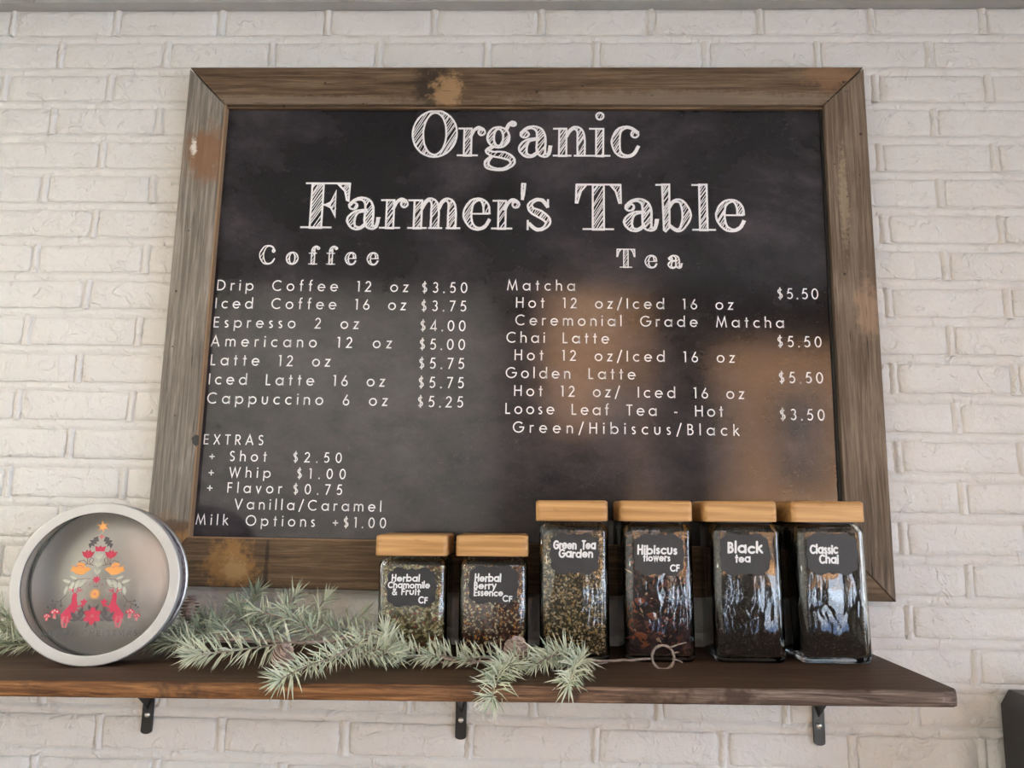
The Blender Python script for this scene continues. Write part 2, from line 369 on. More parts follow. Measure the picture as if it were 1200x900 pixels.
# mortar: backing, rounded bed joints and raised rounded head joints
mb = MB()
mb.add([(-2.6, .0042, 0), (3.0, .0042, 0), (3.0, .0042, 2.75), (-2.6, .0042, 2.75)], [(0, 1, 2, 3)])
mb.box(-2.6, 3.0, .0045, .12, 0, 3.7)
for r in range(0, 40):
    z = row_z(r) - BZ/2 if r > 0 else row_z(1)+BZ/2
    if z < 0: continue
    nseg = 230; x0, x1 = -2.6, 3.0
    prof = [(-.0085, .0042), (-.0058, .0020), (-.002, .0004), (.002, .0002), (.0058, .0016), (.0085, .0042)]
    vs = []
    for i in range(nseg+1):
        x = x0 + (x1-x0)*i/nseg; dz = .0008*noise.noise(Vector((x*14, r*3.1, 0))); dy = .0007*noise.noise(Vector((x*22, r*7.7, 4)))
        vs += [(x, py+dy, z+dz+pz) for pz, py in prof]
    mb.add(vs, [(i*6+k, (i+1)*6+k, (i+1)*6+k+1, i*6+k+1) for i in range(nseg) for k in range(5)])
    if r > 0:
        odd = r % 2 == 1; zc = row_z(r)
        for c in range(-9, 19):
            x = joint_x(c) + (0 if odd else BX/2)
            if x < -2.5 or x > 2.9: continue
            big = -1.2 < x < 1.3 and r < 23
            nz = 7 if big else 2; tilt = rnd.uniform(-.0012, .0012); wv = rnd.uniform(.78, 1.15); sd = rnd.random()*50
            prof2 = [(-.0066, .0046), (-.0052, .0016), (-.0024, -.0009), (.0020, -.0012), (.0048, .0006), (.0064, .0046)]
            vs = []
            for j in range(nz+1):
                t_ = j/nz*2-1; ww = (1+.18*t_*t_)*wv; sx_ = tilt*t_ + .0008*noise.noise(Vector((sd, t_*2, 0))); dy = .0008*noise.noise(Vector((sd, t_*3, 5)))
                vs += [(x+px*ww*(1+.25*noise.noise(Vector((sd+9, t_*4, px*400))))+sx_, py+dy+.0006*t_*t_, zc+t_*(HH+.001)) for px, py in prof2]
            mb.add(vs, [(j*6+k, j*6+k+1, (j+1)*6+k+1, (j+1)*6+k) for j in range(nz) for k in range(5)])
o = mb.build('mortar', M_WALL, wall, True); o['kind'] = 'stuff'

# ------------------------------------------------------------------ room shell
def struct(name, mb, mats, **kw):
    o = mb.build(name, mats, **kw); o['kind'] = 'structure'; return o
XL, XR, YB = -2.5, 2.9, -4.2
mb = MB(); mb.box(XL-.1, XR+.1, YB-.1, .12, -.1, 0); struct('floor', mb, M_FLOORW)
mb = MB(); mb.box(XL-.1, XL, YB, .0, 0, 3.7); struct('wall_left', mb, M_PLASTER)
def wall_with_holes(mb, horiz, fixed0, fixed1, a0, a1, z1, holes):
    # holes: (a0, a1, z0, z1) sorted by a
    cur = a0
    def bx(p, q, zz0, zz1):
        if q-p < 1e-4 or zz1-zz0 < 1e-4: return
        if horiz: mb.box(p, q, fixed0, fixed1, zz0, zz1)
        else: mb.box(fixed0, fixed1, p, q, zz0, zz1)
    for (h0, h1, b, t_) in holes:
        bx(cur, h0, 0, z1); bx(h0, h1, 0, b); bx(h0, h1, t_, z1); cur = h1
    bx(cur, a1, 0, z1)
HB = [(.12, .80, 2.28, 3.42), (.80, .94, .45, 3.42), (1.34, 2.62, .45, 3.0)]
HR = [(-3.7, -2.5, .9, 3.0), (-2.3, -1.1, .9, 2.55)]
mb = MB(); wall_with_holes(mb, True, YB-.1, YB, -.2, XR, 3.7, HB); struct('wall_rear', mb, M_REAR)
mb = MB(); mb.box(XL, -.2, YB-.1, YB, 0, 3.7); struct('wall_rear_left', mb, M_PLASTER)
mb = MB(); wall_with_holes(mb, False, XR, XR+.1, YB, 0.0, 3.7, HR); struct('wall_right', mb, M_PLASTER)
wn = 1
def window(horiz, h):
    global wn
    a0, a1, b, t_ = h; root = empty('window_%d' % wn); wn += 1; root['kind'] = 'structure'
    mb = MB(); g = .02 if a1-a0 < .3 else .035
    def bx(p, q, z0, z1):
        if horiz: mb.box(p, q, YB-.07, YB-.02, z0, z1)
        else: mb.box(XR+.02, XR+.07, p, q, z0, z1)
    bx(a0, a1, b, b+g); bx(a0, a1, t_-g, t_); bx(a0, a0+g, b+g, t_-g); bx(a1-g, a1, b+g, t_-g)
    mb.build('window_frame', M_FRAMEW, root)
    mb = MB()
    if horiz: mb.add([(a0+g, YB-.045, b+g), (a1-g, YB-.045, b+g), (a1-g, YB-.045, t_-g), (a0+g, YB-.045, t_-g)], [(0, 1, 2, 3)])
    else: mb.add([(XR+.045, a0+g, b+g), (XR+.045, a1-g, b+g), (XR+.045, a1-g, t_-g), (XR+.045, a0+g, t_-g)], [(0, 1, 2, 3)])
    mb.build('window_pane', M_PANE, root)
    c, s_ = (a0+a1)/2, (a1-a0)
    # the sky's light comes in through the opening
    if horiz: l_ = light('window_portal', 'AREA', (c, YB-.09, (b+t_)/2), (R(90), 0, 0), 1, (1, 1, 1), s_, t_-b)
    else: l_ = light('window_portal', 'AREA', (XR+.09, c, (b+t_)/2), (R(90), 0, R(90)), 1, (1, 1, 1), s_, t_-b)
    l_.data.cycles.is_portal = True
mb = MB(); mb.box(1.47, 1.83, YB-.1, YB+.05, 0, 1.72); struct('reflection_blocker', mb, M_REAR)  # unseen dark block, added to interrupt the window's reflection in the jars
for h in HB: window(True, h)
for h in HR: window(False, h)
# outside: pavement and the sunlit building opposite
mb = MB(); mb.box(-14, 16, -16, YB-.1, -.25, -.12); mb.box(XR+.1, 16, YB-.1, 3, -.25, -.12); struct('ground', mb, M_STREET)
mb = MB()
mb.box(-14, 14, -16.2, -16, -.2, 7.2)
struct('facade_opposite', mb, M_FACADE)
mb = MB()
for i in range(-6, 7): mb.box(i*2.0-.5, i*2.0+.5, -16.0, -15.97, 2.6, 4.6); mb.box(i*2.0-.6, i*2.0+.6, -15.98, -15.9, 2.45, 2.6)
struct('facade_trim', mb, M_FRAMEW)
mb = MB(); mb.box(-1.0, 7.5, -9.2, -9.0, -.2, 1.62); struct('reflection_wall', mb, plain('white_reflector', (.86, .90, .90), .8, var=.06, scale=3))  # unseen white wall, added so the jars mirror something bright outside
# low dropped ceiling over the counter, high ceiling behind it
ceil = empty('ceiling'); ceil['kind'] = 'structure'
TX = [-2.7, -2.09, -1.48, -.87, -.26, .35, .96, 1.57, 2.18, 2.79]
TY = [-.0, -.60, -1.21, -1.82]
for i in range(len(TX)-1):
    for j in range(3):
        mb = MB(); a, b = TX[i]+.011, TX[i+1]-.011
        y1 = TY[j] - (.022 if j == 0 else .011); y0 = TY[j+1]+.011
        mb.box(max(a, XL), min(b, XR), y0, y1, ceil_z+.006, ceil_z+.022)
        mb.build('tile', M_TILE, ceil)
mb = MB()
for x in TX[1:-1]: mb.box(x-.012, x+.012, -1.83, -.022, ceil_z+.0005, ceil_z+.004); mb.box(x-.003, x+.003, -1.83, -.022, ceil_z+.004, ceil_z+.03)
for y in TY[1:]: mb.box(XL, XR, y-.012, y+.012, ceil_z, ceil_z+.0035)
mb.build('ceiling_grid', M_TEE, ceil)
mb = MB(); mb.box(XL, XR, -.0225, .003, ceil_z-.0004, ceil_z+.0018); mb.box(XL, XR, -.0235, -.0222, ceil_z-.0008, ceil_z+.006); mb.box(XL, XR, .001, .003, ceil_z, ceil_z+.03)
mb.build('wall_angle', M_TEE, ceil)
mb = MB(); mb.box(XL, XR, -1.87, -1.83, ceil_z-.01, 3.6); mb.box(XL-.1, XR+.1, YB-.1, -1.83, 3.6, 3.7); mb.box(XL-.1, XR+.1, -1.83, .12, ceil_z+.12, ceil_z+.2)
mb.build('soffit', M_PLASTER, ceil)
for (x, y, z, a, b, e) in LED:
    mb = MB(); mb.box(x-a/2, x+a/2, y-b/2, y+b/2, z-.010, z+.003, 1)
    for q in ((x-a/2, x-a/2+.02, y-b/2, y+b/2), (x+a/2-.02, x+a/2, y-b/2, y+b/2), (x-a/2, x+a/2, y-b/2, y-b/2+.02), (x-a/2, x+a/2, y+b/2-.02, y+b/2)): mb.box(*q, z-.014, z, 0)
    o = mb.build('led_panel', [M_TEE, M_LED], ceil)

# ------------------------------------------------------------------ stroke lettering
def A(cx, cy, rx, ry, a0, a1, n=None):
    n = n or max(4, int(abs(a1-a0)/18)); return [(cx+rx*cos(R(a0+(a1-a0)*i/n)), cy+ry*sin(R(a0+(a1-a0)*i/n))) for i in range(n+1)]
o_ = A(.35, .35, .30, .30, 0, 360, 22)
FUT = {
 'A': (.80, [[(.04, 0), (.40, .97), (.76, 0)], [(.17, .32), (.63, .32)]]),
 'B': (.56, [[(.07, 0), (.07, .95), (.25, .95)] + A(.25, .74, .20, .21, 90, -90) + [(.07, .53)], [(.25, .53)] + A(.26, .29, .25, .24, 90, -90) + [(.07, .05)]]),
 'C': (.88, [A(.52, .5, .46, .46, 48, 312, 18)]),
 'D': (.80, [[(.07, .05), (.07, .95), (.28, .95)] + A(.28, .5, .45, .45, 90, -90, 14) + [(.07, .05)]]),
 'E': (.53, [[(.50, .95), (.07, .95), (.07, .05), (.50, .05)], [(.07, .52), (.47, .52)]]),
 'F': (.50, [[(.48, .95), (.07, .95), (.07, 0)], [(.07, .52), (.45, .52)]]),
 'G': (1.0, [A(.52, .5, .46, .46, 45, 355, 20) + [(.98, .50), (.58, .50)]]),
 'H': (.72, [[(.07, 0), (.07, 1)], [(.65, 0), (.65, 1)], [(.07, .53), (.65, .53)]]),
 'I': (.14, [[(.07, 0), (.07, 1)]]),
 'L': (.46, [[(.07, 1), (.07, .05), (.45, .05)]]),
 'M': (.98, [[(.05, 0), (.19, .96), (.49, .12), (.79, .96), (.93, 0)]]),
 'O': (1.02, [A(.51, .5, .46, .46, 0, 360, 26)]),
 'R': (.58, [[(.07, 0), (.07, .95), (.26, .95)] + A(.26, .71, .23, .24, 90, -90) + [(.07, .47)], [(.24, .47), (.54, 0)]]),
 'S': (.52, [A(.27, .74, .19, .21, 30, 240, 9) + A(.25, .27, .21, .22, 70, -140, 10)]),
 'T': (.56, [[(.0, .95), (.56, .95)], [(.28, .95), (.28, 0)]]),
 'V': (.76, [[(.03, 1), (.38, .04), (.73, 1)]]),
 'W': (1.10, [[(.03, 1), (.30, .05), (.55, .95), (.80, .05), (1.07, 1)]]),
 'X': (.66, [[(.04, 0), (.62, 1)], [(.04, 1), (.62, 0)]]),
 'Y': (.66, [[(.03, 1), (.33, .48), (.63, 1)], [(.33, .48), (.33, 0)]]),
 'a': (.72, [o_, [(.66, 0), (.66, .70)]]),
 'b': (.72, [A(.37, .35, .30, .30, 0, 360, 22), [(.06, 0), (.06, 1.07)]]),
 'c': (.58, [A(.35, .35, .30, .30, 48, 312, 14)]),
 'd': (.72, [o_, [(.66, 0), (.66, 1.07)]]),
 'e': (.70, [[(.05, .36), (.65, .36)] + A(.35, .35, .30, .30, 2, 322, 18)]),
 'f': (.38, [[(.36, 1.02)] + A(.30, .88, .13, .15, 90, 180, 4) + [(.17, 0)], [(.02, .64), (.34, .64)]]),
 'g': (.72, [o_, [(.66, .7)] + [(.66, -.05)] + A(.36, -.05, .30, .24, 0, -150, 8)]),
 'h': (.58, [[(.06, 0), (.06, 1.07)], [(.06, .38)] + A(.29, .41, .23, .25, 180, 0, 10) + [(.52, 0)]]),
 'i': (.12, [[(.06, 0), (.06, .70)], A(.06, .93, .022, .022, 0, 360, 8)]),
 'k': (.52, [[(.06, 0), (.06, 1.07)], [(.46, .70), (.08, .34)], [(.18, .42), (.52, 0)]]),
 'l': (.12, [[(.06, 0), (.06, 1.07)]]),
 'm': (.94, [[(.06, 0), (.06, .70)], [(.06, .40)] + A(.265, .44, .205, .22, 180, 0, 9) + [(.47, 0)], [(.47, .40)] + A(.675, .44, .205, .22, 180, 0, 9) + [(.88, 0)]]),
 'n': (.58, [[(.06, 0), (.06, .70)], [(.06, .40)] + A(.29, .41, .23, .25, 180, 0, 10) + [(.52, 0)]]),
 'o': (.70, [o_]),
 'p': (.72, [A(.37, .35, .30, .30, 0, 360, 22), [(.06, .70), (.06, -.30)]]),
 'r': (.34, [[(.06, 0), (.06, .70)], [(.06, .44)] + A(.26, .44, .20, .21, 180, 60, 6)]),
 's': (.38, [A(.19, .52, .13, .13, 35, 240, 8) + A(.18, .19, .14, .14, 70, -145, 8)]),
 't': (.36, [[(.18, 0), (.18, .95)], [(.02, .64), (.35, .64)]]),
 'u': (.58, [[(.06, .70), (.06, .28)] + A(.28, .28, .22, .24, 180, 360, 10) + [(.50, .70)]]),
 'v': (.52, [[(.03, .70), (.26, .05), (.49, .70)]]),
 'w': (.78, [[(.03, .70), (.21, .06), (.39, .64), (.57, .06), (.75, .70)]]),
 'y': (.54, [[(.03, .70), (.28, .08)], [(.51, .70), (.16, -.30)]]),
 'z': (.48, [[(.03, .65), (.43, .65), (.05, .05), (.46, .05)]]),
 '0': (.62, [A(.31, .5, .25, .45, 0, 360, 24)]),
 '1': (.30, [[(.03, .93), (.20, .95), (.20, 0)]]),
 '2': (.58, [A(.27, .70, .21, .25, 165, -25, 10) + [(.06, .05), (.55, .05)]]),
 '3': (.56, [A(.27, .73, .19, .22, 150, -80, 10), A(.27, .29, .22, .24, 85, -150, 11)]),
 '4': (.62, [[(.60, .22), (.04, .22), (.44, .96), (.44, 0)]]),
 '5': (.56, [[(.50, .95), (.20, .95), (.11, .56)] + A(.26, .33, .24, .28, 115, -140, 12)]),
 '6': (.60, [[(.40, .97), (.13, .48)] + A(.30, .29, .24, .24, 150, 510, 20)]),
 '7': (.54, [[(.03, .95), (.50, .95), (.16, 0)]]),
 '$': (.54, [A(.27, .70, .17, .19, 35, 240, 9) + A(.26, .29, .19, .20, 70, -140, 10), [(.27, 1.08), (.27, -.08)]]),
 '/': (.40, [[(.0, -.15), (.40, 1.08)]]),
 '+': (.56, [[(.02, .42), (.54, .42)], [(.28, .16), (.28, .68)]]),
 '-': (.32, [[(.02, .34), (.30, .34)]]),
 '.': (.14, [A(.07, .045, .024, .024, 0, 360, 8)]),
 '&': (.62, [[(.58, .02), (.16, .70)] + A(.27, .82, .14, .14, 200, -20, 8) + A(.26, .25, .22, .24, 120, 350, 12) + [(.56, .42)]]),
}
def ribbon(mb, pts, w, tf, mi=0, closed=None, round_cap=False):
    P = [Vector(p) for p in pts]
    Q = [P[0]]
    for p in P[1:]:
        if (p-Q[-1]).length > 1e-6: Q.append(p)
    P = Q
    if len(P) < 2: return
    if closed is None: closed = (P[0]-P[-1]).length < 1e-4
    if closed: P = P[:-1]
    n = len(P)
    if round_cap and not closed:
        d0 = (P[0]-P[1]).normalized(); d1 = (P[-1]-P[-2]).normalized()
        P = [P[0]+d0*w*.42] + P + [P[-1]+d1*w*.42]; n += 2
    vs = []
    for i in range(n):
        a = P[(i-1) % n] if (closed or i > 0) else P[i]; b = P[(i+1) % n] if (closed or i < n-1) else P[i]
        d1 = (P[i]-a); d2 = (b-P[i])
        if d1.length < 1e-9: d1 = d2
        if d2.length < 1e-9: d2 = d1
        d1 = d1.normalized(); d2 = d2.normalized(); nn = Vector((-(d1.y+d2.y), d1.x+d2.x))
        if nn.length < 1e-6: nn = Vector((-d1.y, d1.x))
        nn.normalize(); k = max(.35, nn.dot(Vector((-d1.y, d1.x)))); ww = w/2/k
        if round_cap and not closed and i in (0, n-1): ww *= .45
        vs += [tf(P[i]+nn*ww), tf(P[i]-nn*ww)]
    m_ = n if closed else n-1
    mb.add(vs, [(2*i+1, 2*((i+1) % n)+1, 2*((i+1) % n), 2*i) for i in range(m_)], mi)
def text_line(mb, s, x0, x1, z, cap, y, weight=.115, space=.34, seed=0, mi=0):
    wd = [space if ch == ' ' else FUT[ch][0] for ch in s]
    track = (x1-x0-sum(wd)*cap)/(len(s)-1)
    x = x0
    for ch, w_ in zip(s, wd):
        if ch != ' ':
            for st in FUT[ch][1]:
                ribbon(mb, st, weight, lambda p: (x+p.x*cap, y, z+p.y*cap), mi)
        x += w_*cap + track
def hand_line(mb, s, x0, x1, z, cap, y, weight=.235, space=.28, slant=.05, seed=0, rise=0):
    rr = random.Random(seed)
    wd = [space if ch == ' ' else FUT[ch][0]*(.82 if ch.isupper() else 1.0) for ch in s]
    k = (x1-x0)/(sum(wd)+.16*(len(s)-1)); x = x0; n = 0
    for ch, w_ in zip(s, wd):
        if ch != ' ':
            dz = rr.uniform(-.04, .04)*cap; sc = rr.uniform(.94, 1.08); kx = k/cap*(.82 if ch.isupper() else 1.0)
            for st in FUT[ch][1]:
                ribbon(mb, [(p[0]*kx*1.0 + slant*p[1], p[1]*sc) for p in st], weight, lambda p: (x+p.x*cap, y - .00002*(n % 3), z+dz+p.y*cap + rise*(x-x0)), 0, round_cap=True); n += 1
        x += (w_+.16)*k

# ------------------------------------------------------------------ menu board
board = empty('menu_board', (.0664, 0, 1.618))
tag(board, 'large chalkboard style menu with white lettering in a weathered wooden frame on the brick wall', 'menu board')
def onb(o): o.parent = board; o.matrix_parent_inverse = Matrix.Translation((-.0664, 0, -1.618)); return o
YF = -.0155
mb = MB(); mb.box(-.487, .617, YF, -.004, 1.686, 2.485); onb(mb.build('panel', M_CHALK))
ox0, ox1, oz0, oz1 = -.5453, .678, 1.618, 2.5455
ix0, ix1, iz0, iz1 = -.4755, .6045, 1.6965, 2.4725
def rail(name, poly, mat, label=None, lip=None):
    mb = MB(); mb.prism(poly, -.030, -.0045)
    o = mb.build(name, mat, bevel=.0012, seg=1); onb(o)
    if label: o['label'] = label
    return o
g = .0007
rail('top_rail', [(ox0, oz1), (ix0+g, iz1), (ix1-g, iz1), (ox1-.0005, oz1)], M_RAIL_TOP, 'brown top rail with a dark knot left of centre')
rail('left_stile', [(ox0, oz1-.003), (ox0, oz0+.001), (ix0, iz0+g), (ix0, iz1-.001)], M_RAIL_LEFT, 'grey weathered left stile with an orange stain')
rail('right_stile', [(ix1, iz1-g), (ix1, iz0+g), (ox1, oz0-.001), (ox1, oz1-.002)], M_RAIL_RIGHT, 'tan brown weathered right stile')
rail('bottom_rail', [(ix0+g, iz0), (ox0+.002, oz0), (ox1-.002, oz0), (ix1-g, iz0)], M_RAIL_BOT, 'dark brown bottom rail with an orange scar')
mb = MB(); mb.box(ix0, ix0+.003, -.0285, YF+.001, iz0, iz1); onb(mb.build('inner_lip', M_LIP))
mb = MB(); mb.box(ix0, ix1, -.022, YF+.001, iz1-.004, iz1); onb(mb.build('inner_lip', M_RAIL_BOT))
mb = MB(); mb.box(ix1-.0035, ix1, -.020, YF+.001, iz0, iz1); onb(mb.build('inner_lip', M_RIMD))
mb = MB(); mb.box(ix0, ix1, -.027, YF+.001, iz0, iz0+.002); onb(mb.build('inner_lip', M_LIP))
mb = MB(); mb.prism([(-.483, 1.862), (-.476, 1.868), (-.4705, 1.866), (-.4705, 1.852), (-.474, 1.848), (-.480, 1.853)], -.0304, -.0290); onb(mb.build('dark_notch', M_RIMD))
mb = MB()                                               # nail heads of the mitred corners
for (x, z) in [(-.525, 2.534), (-.478, 2.480), (.645, 2.517), (.648, 2.4985), (.643, 2.4985), (.612, 2.479), (.636, 2.30), (.66, 2.34), (-.52, 2.23), (-.53, 2.02), (-.515, 1.90), (.63, 1.70), (.30, 2.49), (-.2, 2.52), (.1, 2.515)]:
    mb.add([(x+.0014*cos(2*pi*k/7), -.0303, z+.0014*sin(2*pi*k/7)) for k in range(7)] + [(x, -.0306, z)], [(i, (i+1) % 7, 7) for i in range(7)])
o = onb(mb.build('nail_heads', M_RIMD)); o['kind'] = 'stuff'

MENU = [("Drip Coffee 12 oz", -.4671, -.1269, 2.1254), ("$3.50", -.1033, -.0229, 2.1246), ("Iced Coffee 16 oz", -.4677, -.1296, 2.0926), ("$3.75", -.1033, -.0239, 2.0914),
 ("Espresso 2 oz", -.4678, -.2110, 2.0580), ("$4.00", -.1037, -.0241, 2.0560), ("Americano 12 oz", -.4696, -.1518, 2.0242), ("$5.00", -.1035, -.0240, 2.0228),
 ("Latte 12 oz", -.4675, -.2573, 1.9906), ("$5.75", -.1034, -.0245, 1.9893), ("Iced Latte 16 oz", -.4680, -.1607, 1.9568), ("$5.75", -.1029, -.0242, 1.9558),
 ("Cappuccino 6 oz", -.4680, -.1545, 1.9234), ("$5.25", -.1030, -.0245, 1.9225),
 ("EXTRAS", -.4680, -.3645, 1.8529), ("+ Shot", -.4559, -.3569, 1.8250), ("$2.50", -.3119, -.2281, 1.8250), ("+ Whip", -.4551, -.3482, 1.7976), ("$1.00", -.3035, -.2199, 1.7976),
 ("+ Flavor", -.4554, -.3273, 1.7717), ("$0.75", -.3083, -.2245, 1.7713), ("Vanilla/Caramel", -.4060, -.1570, 1.7446), ("Milk Options +$1.00", -.4700, -.1477, 1.7176),
 ("Matcha", .0466, .1651, 2.1303), ("Hot 12 oz/Iced 16 oz", .0625, .4377, 2.0991), ("Ceremonial Grade Matcha", .0620, .5231, 2.0679), ("Chai Latte", .0471, .2241, 2.0369),
 ("Hot 12 oz/Iced 16 oz", .0616, .4375, 2.0061), ("Golden Latte", .0471, .2688, 1.9748), ("Hot 12 oz/ Iced 16 oz", .0619, .4517, 1.9438), ("Loose Leaf Tea - Hot", .0476, .4158, 1.9129),
 ("Green/Hibiscus/Black", .0610, .4414, 1.8812), ("$5.50", .5133, .5838, 2.1192), ("$5.50", .5101, .5854, 2.0345), ("$5.50", .5103, .5850, 1.9722), ("$3.50", .5097, .5847, 1.9090)]
YT = YF - .0004
for (s, a, b, z) in MENU:
    mb = MB(); cap = .0173 if (z < 1.86 and a < 0) else (.0187 if (a > 0 and a < .5) else .0192)
    sp = .80 if s[0] != '+' else .45
    if s.startswith('Milk'): sp = .75
    text_line(mb, s, a, b, z, cap, YT, space=sp)
    onb(mb.build('lettering', M_INK))['kind'] = 'stuff'

# hatched display lettering
def cr_spline(pts, n=7):
    out = []; P = [pts[0]] + list(pts) + [pts[-1]]
    for i in range(1, len(P)-2):
        for k in range(n):
            t = k/n; out.append(tuple(.5*((2*P[i][c]) + (P[i+1][c]-P[i-1][c])*t + (2*P[i-1][c]-5*P[i][c]+4*P[i+1][c]-P[i+2][c])*t*t + (3*P[i][c]-P[i-1][c]-3*P[i+1][c]+P[i+2][c])*t**3) for c in range(3)))
    out.append(tuple(pts[-1])); return out
def V_(*pts):
    S = cr_spline(pts); L_ = []; R_ = []
    for i, (x, y, w_) in enumerate(S):
        a = S[max(i-1, 0)]; b = S[min(i+1, len(S)-1)]; d = Vector((b[0]-a[0], b[1]-a[1])).normalized(); n_ = Vector((-d.y, d.x))*w_/2
        L_.append((x+n_.x, y+n_.y)); R_.append((x-n_.x, y-n_.y))
    return ('P', [L_+R_[::-1]])
def P_(*pts): return ('P', [list(pts)])
def E_(cx, cy, rx, ry, ix, iy): return ('P', [A(cx, cy, rx, ry, 0, 350, 30), A(cx, cy, ix, iy, 0, 350, 30)])
def B_(cx, cy, r): return ('P', [A(cx, cy, r, r, 0, 340, 12)])
def L_(x0, y0, x1, y1, w_=.04): return ('L', [(x0, y0), (x1, y1)], w_)
def ST(x0, x1, y0=0, y1=.62): return P_((x0, y0), (x1, y0), (x1, y1), (x0, y1))
_e = [V_((.50, .34, .13), (.48, .52, .11), (.36, .645, .04), (.18, .57, .1), (.10, .32, .17), (.18, .08, .1), (.34, .0, .04), (.48, .06, .035), (.56, .20, .03)), L_(.16, .33, .55, .33, .035)]
_a = [B_(.13, .49, .075), V_((.07, .52, .03), (.16, .62, .03), (.28, .65, .05), (.39, .58, .11), (.43, .42, .15), (.43, .12, .15), (.49, .02, .08), (.57, .05, .03), (.60, .22, .03)), V_((.38, .39, .03), (.2, .35, .06), (.10, .19, .14), (.15, .03, .08), (.27, .0, .04), (.38, .1, .03))]
SER = {
 'O': [E_(.5, .5, .5, .53, .26, .48)],
 'C': [B_(.84, .73, .085), V_((.88, .76, .05), (.76, .94, .04), (.52, 1.0, .04), (.28, .88, .14), (.13, .5, .24), (.28, .12, .14), (.52, .0, .04), (.76, .07, .04), (.92, .28, .03))],
 'o': [E_(.3, .32, .3, .34, .14, .30)],
 'c': [B_(.50, .50, .075), V_((.55, .54, .04), (.43, .635, .03), (.3, .65, .04), (.16, .56, .1), (.10, .32, .17), (.16, .08, .1), (.32, .0, .04), (.47, .05, .035), (.57, .22, .03))],
 'e': _e, 'a': _a,
 'r': [ST(.15, .31), L_(0, .01, .46, .01), L_(.02, .62, .22, .62), V_((.29, .42, .03), (.36, .57, .03), (.46, .64, .035), (.55, .60, .04)), B_(.53, .54, .075)],
 'n': [ST(.13, .28), L_(0, .01, .39, .01), L_(0, .62, .2, .62), V_((.28, .44, .03), (.36, .58, .04), (.46, .64, .05), (.56, .57, .11), (.59, .40, .15), (.59, .01, .15)), L_(.44, .01, .76, .01)],
 'm': [ST(.13, .28), L_(0, .01, .39, .01), L_(0, .62, .2, .62), V_((.28, .44, .03), (.35, .58, .04), (.43, .64, .05), (.52, .57, .11), (.545, .40, .15), (.545, .01, .15)), L_(.42, .01, .70, .01),
       V_((.62, .44, .03), (.68, .58, .04), (.77, .64, .05), (.86, .57, .11), (.885, .40, .15), (.885, .01, .15)), L_(.77, .01, 1.06, .01)],
 'i': [ST(.15, .30), L_(0, .01, .45, .01), L_(0, .62, .2, .62), B_(.23, .91, .08)],
 'l': [ST(.15, .30, 0, 1), L_(0, .01, .46, .01), L_(0, .99, .2, .99)],
 'b': [P_((.16, .0), (.20, -.03), (.28, .06), (.28, 1), (.14, 1)), L_(0, .99, .2, .99), V_((.28, .5, .03), (.38, .63, .04), (.53, .61, .08), (.63, .33, .17), (.53, .05, .08), (.41, .0, .04), (.28, .1, .03))],
 'g': [E_(.24, .42, .2, .235, .085, .19), V_((.38, .6, .03), (.43, .72, .03), (.49, .76, .05)), B_(.50, .73, .05), V_((.14, .21, .04), (.05, .12, .06), (.14, .045, .1), (.33, .02, .14), (.48, -.07, .1), (.49, -.19, .06), (.36, -.29, .04), (.2, -.30, .04), (.06, -.24, .07), (.04, -.13, .06), (.12, -.02, .03))],
 's': [L_(.43, .66, .43, .47), V_((.42, .5, .03), (.32, .63, .04), (.19, .64, .04), (.08, .54, .07), (.12, .42, .11), (.26, .34, .15), (.40, .23, .12), (.43, .12, .08), (.33, .01, .04), (.2, .0, .04), (.07, .12, .03)), L_(.04, .20, .04, -.02)],
 'f': [ST(.14, .30, 0, .78), V_((.22, .74, .16), (.25, .90, .10), (.36, .99, .04), (.46, .95, .03)), B_(.47, .89, .065), L_(0, .61, .42, .61), L_(0, .01, .46, .01)],
 'F': [ST(.20, .44, 0, .98), L_(.06, .99, 1.0, .99), L_(0, .01, .66, .01), P_((.74, .98), (1.0, .98), (.99, .60), (.95, .62), (.90, .82)), L_(.44, .51, .62, .51), P_((.50, .51), (.62, .57), (.71, .80), (.72, .26), (.62, .45))],
 'T': [ST(.38, .62, 0, .98), L_(.01, .99, .99, .99), L_(.16, .01, .84, .01), P_((.02, .98), (.24, .98), (.12, .84), (.05, .59), (.01, .59)), P_((.98, .98), (.76, .98), (.88, .84), (.95, .59), (.99, .59))],
 "'": [V_((.04, 1, .06), (.03, .82, .05), (.02, .66, .02))],
}
def hatch(mb, polys, tf, ww, rr, sp=.05, ang=58, sx_=1):
    d = Vector((cos(R(ang)), sin(R(ang)))); n_ = Vector((-d.y, d.x))
    P = [Vector(p) for q in polys for p in q]; lo = min(p.dot(n_) for p in P); hi = max(p.dot(n_) for p in P)
    c = lo + sp*.5
    while c < hi:
        cc = c + rr.uniform(-.3, .3)*sp; ts = []
        for q in polys:
            for i in range(len(q)):
                a = Vector(q[i]); b = Vector(q[(i+1) % len(q)]); da = a.dot(n_)-cc; db = b.dot(n_)-cc
                if (da < 0) != (db < 0): t = da/(da-db); p = a+(b-a)*t; ts.append(p.dot(d))
        ts.sort()
        for k in range(0, len(ts)-1, 2):
            a, b = ts[k]-rr.uniform(0, .02), ts[k+1]+rr.uniform(0, .02)
            if b-a > .05 and rr.random() > .06:
                sh = rr.uniform(-.012, .012); p0 = d*a+n_*(cc+sh); p1 = d*b+n_*(cc-sh)
                ribbon(mb, [p0, (p0+p1)/2+n_*rr.uniform(-.006, .006), p1], ww*rr.uniform(.6, 1.2), tf, closed=False)
        c += sp
